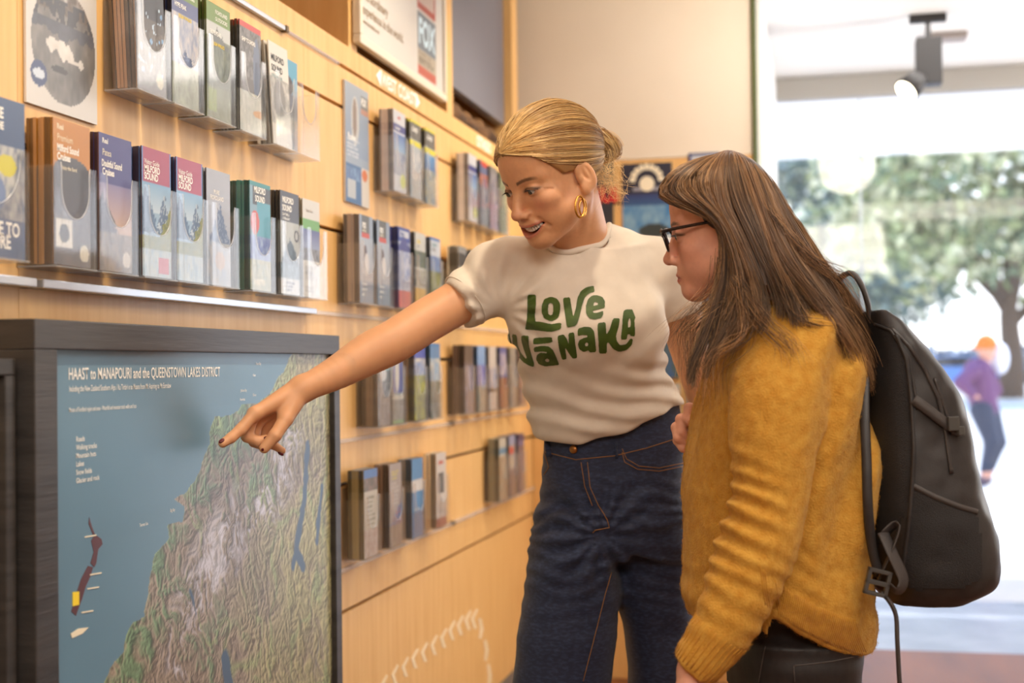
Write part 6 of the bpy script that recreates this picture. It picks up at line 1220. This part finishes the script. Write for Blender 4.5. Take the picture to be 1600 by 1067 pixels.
# inner sheet that keeps the mass opaque
us = np.linspace(0, NG-1, 90); V = []
for u in us:
    p = guide(u); p = p+(hctr-p)/np.linalg.norm(hctr-p, axis=1)[:, None]*.010*np.clip((1-np.linspace(0, 1, K)**3), .2, 1)[:, None]; V.append(p[:int(K*.80)])
V = np.array(V); a, b = V.shape[:2]; nrm = (V-hctr)/np.linalg.norm(V-hctr, axis=2, keepdims=True); VV = np.concatenate([V.reshape(-1, 3), (V-nrm*.006).reshape(-1, 3)]); ii = np.arange(a*b).reshape(a, b); Q = np.stack([ii[:-1, :-1], ii[1:, :-1], ii[1:, 1:], ii[:-1, 1:]], -1).reshape(-1, 4); Q = np.concatenate([Q, Q[:, ::-1]+a*b])
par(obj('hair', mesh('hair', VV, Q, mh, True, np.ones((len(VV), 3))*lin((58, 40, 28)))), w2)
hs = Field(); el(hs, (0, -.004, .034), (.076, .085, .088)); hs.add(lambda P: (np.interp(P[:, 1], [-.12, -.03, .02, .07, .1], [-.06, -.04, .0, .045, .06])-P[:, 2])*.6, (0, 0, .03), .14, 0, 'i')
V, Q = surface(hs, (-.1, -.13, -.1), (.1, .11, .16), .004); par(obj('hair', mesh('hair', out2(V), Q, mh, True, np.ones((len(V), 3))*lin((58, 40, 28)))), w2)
paths = []; cols = []; t = np.linspace(0, 1, K); NCL = 120; clu = rr.uniform(0, NG-1, NCL); clo = rr.normal(size=(NCL, 3)); clc = rr.integers(0, len(HB), NCL); clf = rr.uniform(2, 5, NCL); clp = rr.uniform(0, 6.28, NCL); cll = rr.uniform(.80, 1.05, NCL)
for n in range(6200):
    u = rr.uniform(0, 8.2)if rr.random() < .88 else rr.uniform(8, NG-1); p = guide(u); c = int(np.argmin(np.abs(clu-u)+rr.uniform(0, .25, NCL))); cu = guide(clu[c]); w = (t**1.5*.55)[:, None]
    ln = cll[c]*rr.uniform(.86, 1.03); p = p*(1-w)+cu*w; tt = np.clip(t*ln, 0, 1); p = np.stack([np.interp(tt, t, p[:, k]) for k in range(3)], 1)
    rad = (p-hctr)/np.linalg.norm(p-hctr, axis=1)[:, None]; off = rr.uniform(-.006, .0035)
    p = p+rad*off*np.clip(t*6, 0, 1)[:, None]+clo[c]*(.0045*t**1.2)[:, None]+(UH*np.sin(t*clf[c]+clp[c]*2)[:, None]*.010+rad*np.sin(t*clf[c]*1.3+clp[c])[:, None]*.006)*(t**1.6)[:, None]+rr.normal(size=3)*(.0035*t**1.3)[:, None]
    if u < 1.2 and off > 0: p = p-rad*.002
    paths.append(p); k = HB[clc[c]]*.5+HB[rr.integers(len(HB))]*.5; cols.append(k*rr.uniform(.85, 1.15)*(.55+.62*(off+.006)/.0095)*(.75+.5*((clc[c]*37 % 10)/10)))  # inner strands darker, outer ones lighter: depth shade put into strand colour
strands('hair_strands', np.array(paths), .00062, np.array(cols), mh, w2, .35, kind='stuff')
# stray hairs across the jumper and below the chin
paths = []; cols = []
stray = [[(1150, 440, 2.03), (1190, 500, 1.97), (1232, 540, 1.948), (1244, 570, 1.94)], [(1160, 430, 2.03), (1168, 520, 1.975), (1120, 560, 1.99), (1112, 620, 1.99)], [(1126, 470, 2.05), (1086, 520, 2.05), (1080, 560, 2.04), (1094, 605, 2.03)], [(1130, 470, 2.05), (1076, 510, 2.05), (1072, 540, 2.05), (1078, 580, 2.04)], [(1220, 440, 2.02), (1250, 500, 1.975), (1300, 515, 1.99), (1330, 560, 2.0)], [(1126, 400, 2.06), (1118, 450, 2.06), (1070, 500, 2.06), (1050, 530, 2.06)], [(1200, 330, 2.06), (1260, 400, 2.05), (1310, 440, 2.06), (1332, 500, 2.08)], [(1290, 470, 2.05), (1320, 490, 2.06), (1345, 540, 2.07), (1362, 600, 2.09)]]
for n in range(420):
    q = stray[rr.integers(len(stray))]; p = smooth_path([at(*a) for a in q], K)+rr.normal(size=3)*.006; w = rr.normal(size=3)*.010; p = p+w*(t**1.5)[:, None]+rr.normal(size=3)*.004*np.sin(t*rr.uniform(2, 7))[:, None]; paths.append(p); cols.append(HB[rr.integers(len(HB))]*rr.uniform(1, 1.5))
strands('loose_hair', np.array(paths), .00032, np.array(cols), mh, w2, .3, kind='stuff')
# ================================================================== BACKPACK
bp = thing('backpack', 'black backpack with mesh side pocket worn on the back of the mustard jumper', 'backpack', tuple(float(v) for v in at(1430, 930, 2.17))); bpy.context.view_layer.update()
mnyl = mat('black_nylon', (50, 47, 47), .5, bump=.12, bscale=500, noise=((44, 40, 40), (60, 60, 60), .4, .7)); mmesh = mat('black_mesh', (34, 32, 33), .7, bump=.9, bscale=700); mweb = mat('black_webbing', (66, 60, 58), .55, bump=.4, bscale=900)
pk = Field()
loft(pk, [(488, 1346, 1362, 2.17, .07), (500, 1345, 1384, 2.17, .095), (525, 1345, 1408, 2.17, .115), (556, 1345, 1438, 2.17, .125), (587, 1345, 1462, 2.17, .130), (619, 1346, 1481, 2.17, .135), (681, 1347, 1497, 2.17, .14), (744, 1348, 1512, 2.17, .142), (800, 1349, 1527, 2.17, .144), (850, 1351, 1536, 2.17, .146), (880, 1353, 1538, 2.17, .146), (902, 1358, 1537, 2.17, .140), (918, 1368, 1524, 2.17, .13), (929, 1385, 1480, 2.17, .11)], .02, 3.0)
pk.add(lambda P: -.0045*vnoise(np.stack([(P@UH)*14+P[:, 2]*6, P[:, 2]*9-(P@UH)*5, P@VH*8], 1), 41)-.0015*vnoise(P*40, 42), at(1430, 700, 2.17), .5, 0, 'd')
# seams: shallow valleys where panels meet
def valley(F, pts, r=.006, dep=.004): 
    F.add(lambda P: 0*P[:, 0], pts[0], .01, 0, 'd')
V0 = [(1400, 522), (1416, 560), (1424, 622), (1428, 700), (1426, 756), (1420, 830), (1408, 920)]
pko = sdf_obj('main_compartment', pk, np.array([1.1, 1.8, .70]), np.array([1.75, 2.6, 1.35]), .0045, mnyl, bp); bk = bvh_of(pko)
def strip(name, m, pts, wd, thick=.0022, off=.001, parent=bp, b=None, n=8):
    """a webbing strip lying on the pack, wd metres wide"""
    L = surf_line(b or bk, pts, off, n)
    if len(L) < 3: return
    L = np.array(L); T = np.gradient(L, axis=0); T /= np.linalg.norm(T, axis=1)[:, None]; N_ = []
    for p in L: r = (b or bk).find_nearest(Vector(p)); N_.append(np.array(r[1]))
    N_ = np.array(N_); N_ = (N_+np.roll(N_, 1, 0)+np.roll(N_, -1, 0)); N_ /= np.linalg.norm(N_, axis=1)[:, None]; B_ = np.cross(T, N_); V = []
    for i in range(len(L)): V += [L[i]-B_[i]*wd/2, L[i]+B_[i]*wd/2, L[i]+B_[i]*wd/2+N_[i]*thick, L[i]-B_[i]*wd/2+N_[i]*thick]
    F = [(4*i+k, 4*i+(k+1) % 4, 4*i+4+(k+1) % 4, 4*i+4+k) for i in range(len(L)-1) for k in range(4)]+[(3, 2, 1, 0), tuple(4*(len(L)-1)+k for k in range(4))]
    g = G().add(V, F); return par(obj(name, g.me(name, m, True)), parent)
def patch(name, m, poly, off=.0012, st=5):
    """a cloth panel laid over the pack inside a pixel outline"""
    P = np.array(poly, float); x0, y0 = P.min(0); x1, y1 = P.max(0); nx_, ny_ = int((x1-x0)/st)+1, int((y1-y0)/st)+1; ok = {}; V = []; F = []
    X, Y = np.meshgrid(x0+(np.arange(nx_)+.5)*st, y0+(np.arange(ny_)+.5)*st); ins = inpoly(X, Y, chaikin(poly))
    def vid(i, j):
        if (i, j) not in ok:
            h, n = hit(bk, x0+j*st, y0+i*st); ok[(i, j)] = None if h is None else len(V)
            if h is not None: V.append(h+n*off)
        return ok[(i, j)]
    for i, j in zip(*np.nonzero(ins)):
        q = [vid(i, j), vid(i, j+1), vid(i+1, j+1), vid(i+1, j)]
        if None not in q: F.append(q)
    return par(obj(name, mesh(name, V, F, m, True)), bp) if F else None
patch('mesh_panel', mmesh, [(1357, 500), (1390, 512), (1410, 545), (1420, 600), (1426, 700), (1424, 750), (1418, 800), (1380, 850), (1358, 850)])
patch('side_pocket', mmesh, [(1426, 758), (1470, 782), (1524, 800), (1534, 860), (1532, 900), (1512, 916), (1420, 922), (1412, 880), (1420, 800)], .003)
strip('pocket_edge', mweb, [(1424, 757), (1460, 776), (1500, 792), (1526, 800)], .008, .003)
strip('piping', mnyl, V0, .006, .004)
strip('piping', mnyl, [(1368, 506), (1392, 516), (1420, 560), (1434, 640)], .004, .003)
strip('zip', mat('zip_black', (58, 54, 54), .35), [(1392, 512), (1420, 540), (1444, 576), (1466, 622), (1478, 680), (1486, 740)], .006, .002)
strip('zip', mat('zip_black', (58, 54, 54), .35), [(1460, 590), (1476, 640), (1488, 680)], .005, .002)
strip('compression_strap', mweb, [(1427, 624), (1450, 642), (1476, 662), (1496, 676)], .016, .003, .004)
for (a, b_) in (((1484, 662), .022), ((1494, 674), .014)):
    h, n = hit(bk, *a)
    if h is not None:
        g = G().box(-b_*.5, -b_*.42, 0, b_*.5, b_*.42, .008, .002); q = par(obj('buckle', g.me('buckle', mat('buckle_plastic', (74, 72, 70), .3))), bp); R_ = Vector(n).to_track_quat('Z', 'X').to_matrix().to_4x4(); q.matrix_world = Matrix.Translation(h+n*.006)@R_
g = G(); g.tube(smooth_path([at(1488, 640, 2.12), at(1492, 700, 2.09), at(1508, 760, 2.08), at(1514, 800, 2.08), at(1512, 840, 2.08)], 20), .0016, 6); par(obj('zip_cord', g.me('zip_cord', mblk, True)), bp)
# top handle
hp_ = smooth_path([at(1360, 500, 2.13), at(1355, 470, 2.12), at(1344, 442, 2.115), at(1330, 427, 2.12), at(1315, 433, 2.13), at(1308, 448, 2.15), at(1312, 480, 2.19), at(1330, 500, 2.2)], 26); g = G()
g.tube(hp_, .0115, 8, flat=.4); par(obj('handle', g.me('handle', mweb, True)), bp)
# shoulder straps round the far and near shoulder (mostly under the hair), lower adjusters
for pts, nm in (([at(1356, 520, 2.10), at(1330, 500, 2.03), at(1280, 492, 1.985), at(1220, 500, 1.958), at(1175, 530, 1.99)], 'shoulder_strap'),):
    pass
g = G(); g.tube(smooth_path([at(1352, 560, 2.08), at(1351, 640, 2.035), at(1354, 720, 2.015), at(1356, 790, 2.01), at(1362, 850, 2.02), at(1374, 900, 2.02)], 24), .0075, 8, flat=.5); par(obj('shoulder_strap', g.me('shoulder_strap', mnyl, True)), bp)
for pts, wd in (([at(1372, 905, 2.015), at(1392, 862, 2.01), at(1404, 826, 2.015), at(1398, 820, 2.02), at(1380, 836, 2.02)], .013), ([at(1380, 832, 2.015), at(1396, 868, 2.0), at(1412, 906, 1.995), at(1402, 924, 1.995), at(1386, 912, 2.0)], .013)):
    g = G(); g.tube(smooth_path(pts, 18), wd, 8, flat=.16); par(obj('adjuster_strap', g.me('adjuster_strap', mweb, True)), bp)
g = G()
for (x0, z0, x1, z1) in ((-.018, -.020, -.012, .020), (.012, -.020, .018, .020), (-.018, .014, .018, .020), (-.018, -.020, .018, -.014), (-.018, -.004, .018, .003)): g.box(x0, -.005, z0, x1, .005, z1, .0015)
q = par(obj('buckle', g.me('buckle', mat('buckle_plastic', (74, 72, 70), .3))), bp); bq = at(1371, 910, 1.995); q.matrix_world = Matrix(((UH[0], VH[0], 0, bq[0]), (UH[1], VH[1], 0, bq[1]), (0, 0, 1, bq[2]), (0, 0, 0, 1)))@Matrix.Rotation(.25, 4, 'Y')
g = G(); g.tube(smooth_path([at(1376, 925, 2.0), at(1390, 940, 1.998), at(1400, 962, 1.996), at(1402, 1000, 1.99), at(1404, 1040, 1.99), at(1407, 1100, 1.99), at(1404, 1150, 1.99)], 24), .0058, 8, flat=.6); par(obj('hanging_strap', g.me('hanging_strap', mweb, True)), bp)
# ================================================================== RUNNER OUTSIDE
base = onY(1540, 757, 13.77); base[2] = 0; td = float((base-CP)@CF)
rn = thing('person', 'distant walker in a purple top, dark leggings and orange cap out on the bright forecourt', 'person', tuple(map(float, base))); bpy.context.view_layer.update()
def A(px, py, o=0): return at(px, py, td+o)
fb_ = Field(); el(fb_, A(1541, 545), (.085, .095, .11)); rc(fb_, A(1542, 560), A(1532, 580), .05, .055); rc(fb_, A(1528, 582), A(1538, 632), .13, .115, .03)
chain(fb_, [A(1520, 580, -.15), A(1500, 598, -.2), A(1522, 618, -.22)], [.055, .045, .035]); chain(fb_, [A(1545, 585, .12), A(1556, 610, .1), A(1545, 632, .05)], [.055, .045, .035])
chain(fb_, [A(1534, 640, -.06), A(1550, 690, -.08), A(1538, 748, -.06)], [.10, .065, .045], .03); chain(fb_, [A(1544, 640, .07), A(1560, 690, .06), A(1542, 745, .1)], [.10, .065, .045], .03)
rc(fb_, A(1538, 750, -.06), A(1524, 755, -.06), .04, .035); rc(fb_, A(1542, 748, .1), A(1530, 753, .1), .04, .035)
for o in (-.22, .05):
    for q in range(5): rc(fb_, A(1522 if o < 0 else 1545, 618 if o < 0 else 632, o), A((1530 if o < 0 else 1549)+q, (622 if o < 0 else 640)+q*.8-1.6, o+.012*q-.02), .018, .009, .008)
lo, hi = base+np.array([-.6, -.6, -.02]), base+np.array([.6, .6, 1.75]); sdf_obj('body', fb_, lo, hi, .018, mat('runner_skin', (222, 160, 130), .6), rn)
f = Field(); rc(f, A(1528, 582), A(1538, 636), .145, .13, .03); chain(f, [A(1520, 580, -.15), A(1500, 598, -.2), A(1518, 615, -.22)], [.072, .062, .052]); chain(f, [A(1545, 585, .12), A(1556, 610, .1), A(1547, 626, .05)], [.07, .06, .05]); sdf_obj('top', f, lo, hi, .02, mat('purple_cloth', (110, 62, 100), .8), rn)
f = Field(); chain(f, [A(1534, 642, -.06), A(1550, 690, -.08), A(1540, 735, -.06)], [.115, .076, .056], .03); chain(f, [A(1544, 642, .07), A(1560, 690, .06), A(1544, 735, .1)], [.115, .076, .056], .03); sdf_obj('leggings', f, lo, hi, .02, mat('slate_cloth', (44, 52, 70), .8), rn)
f = Field(); el(f, A(1541, 538), (.10, .115, .10)); rc(f, A(1541, 540), A(1522, 545), .05, .03); f.add(lambda P: A(1541, 546)[2]-P[:, 2], A(1541, 540), .3, 0, 'i'); sdf_obj('cap', f, lo, hi+.1, .016, mat('orange_cloth', (232, 116, 20), .8), rn)
f = Field(); el(f, A(1562, 560, .1), (.09, .12, .16)); sdf_obj('white_bag', f, lo, hi, .02, mat('white_cloth', (236, 236, 240), .8), rn)
for o, px in ((-.06, 1538), (.1, 1542)):
    f = Field(); rc(f, A(px, 750, o), A(px-15, 754, o), .055, .045); f.add(lambda P: .0-P[:, 2], A(px, 750, o), .3, 0, 'i'); sdf_obj('shoe', f, A(px-6, 750, o)-.25, A(px-6, 750, o)+.25, .014, mat('runner_shoe', (90, 70, 80), .6), rn)
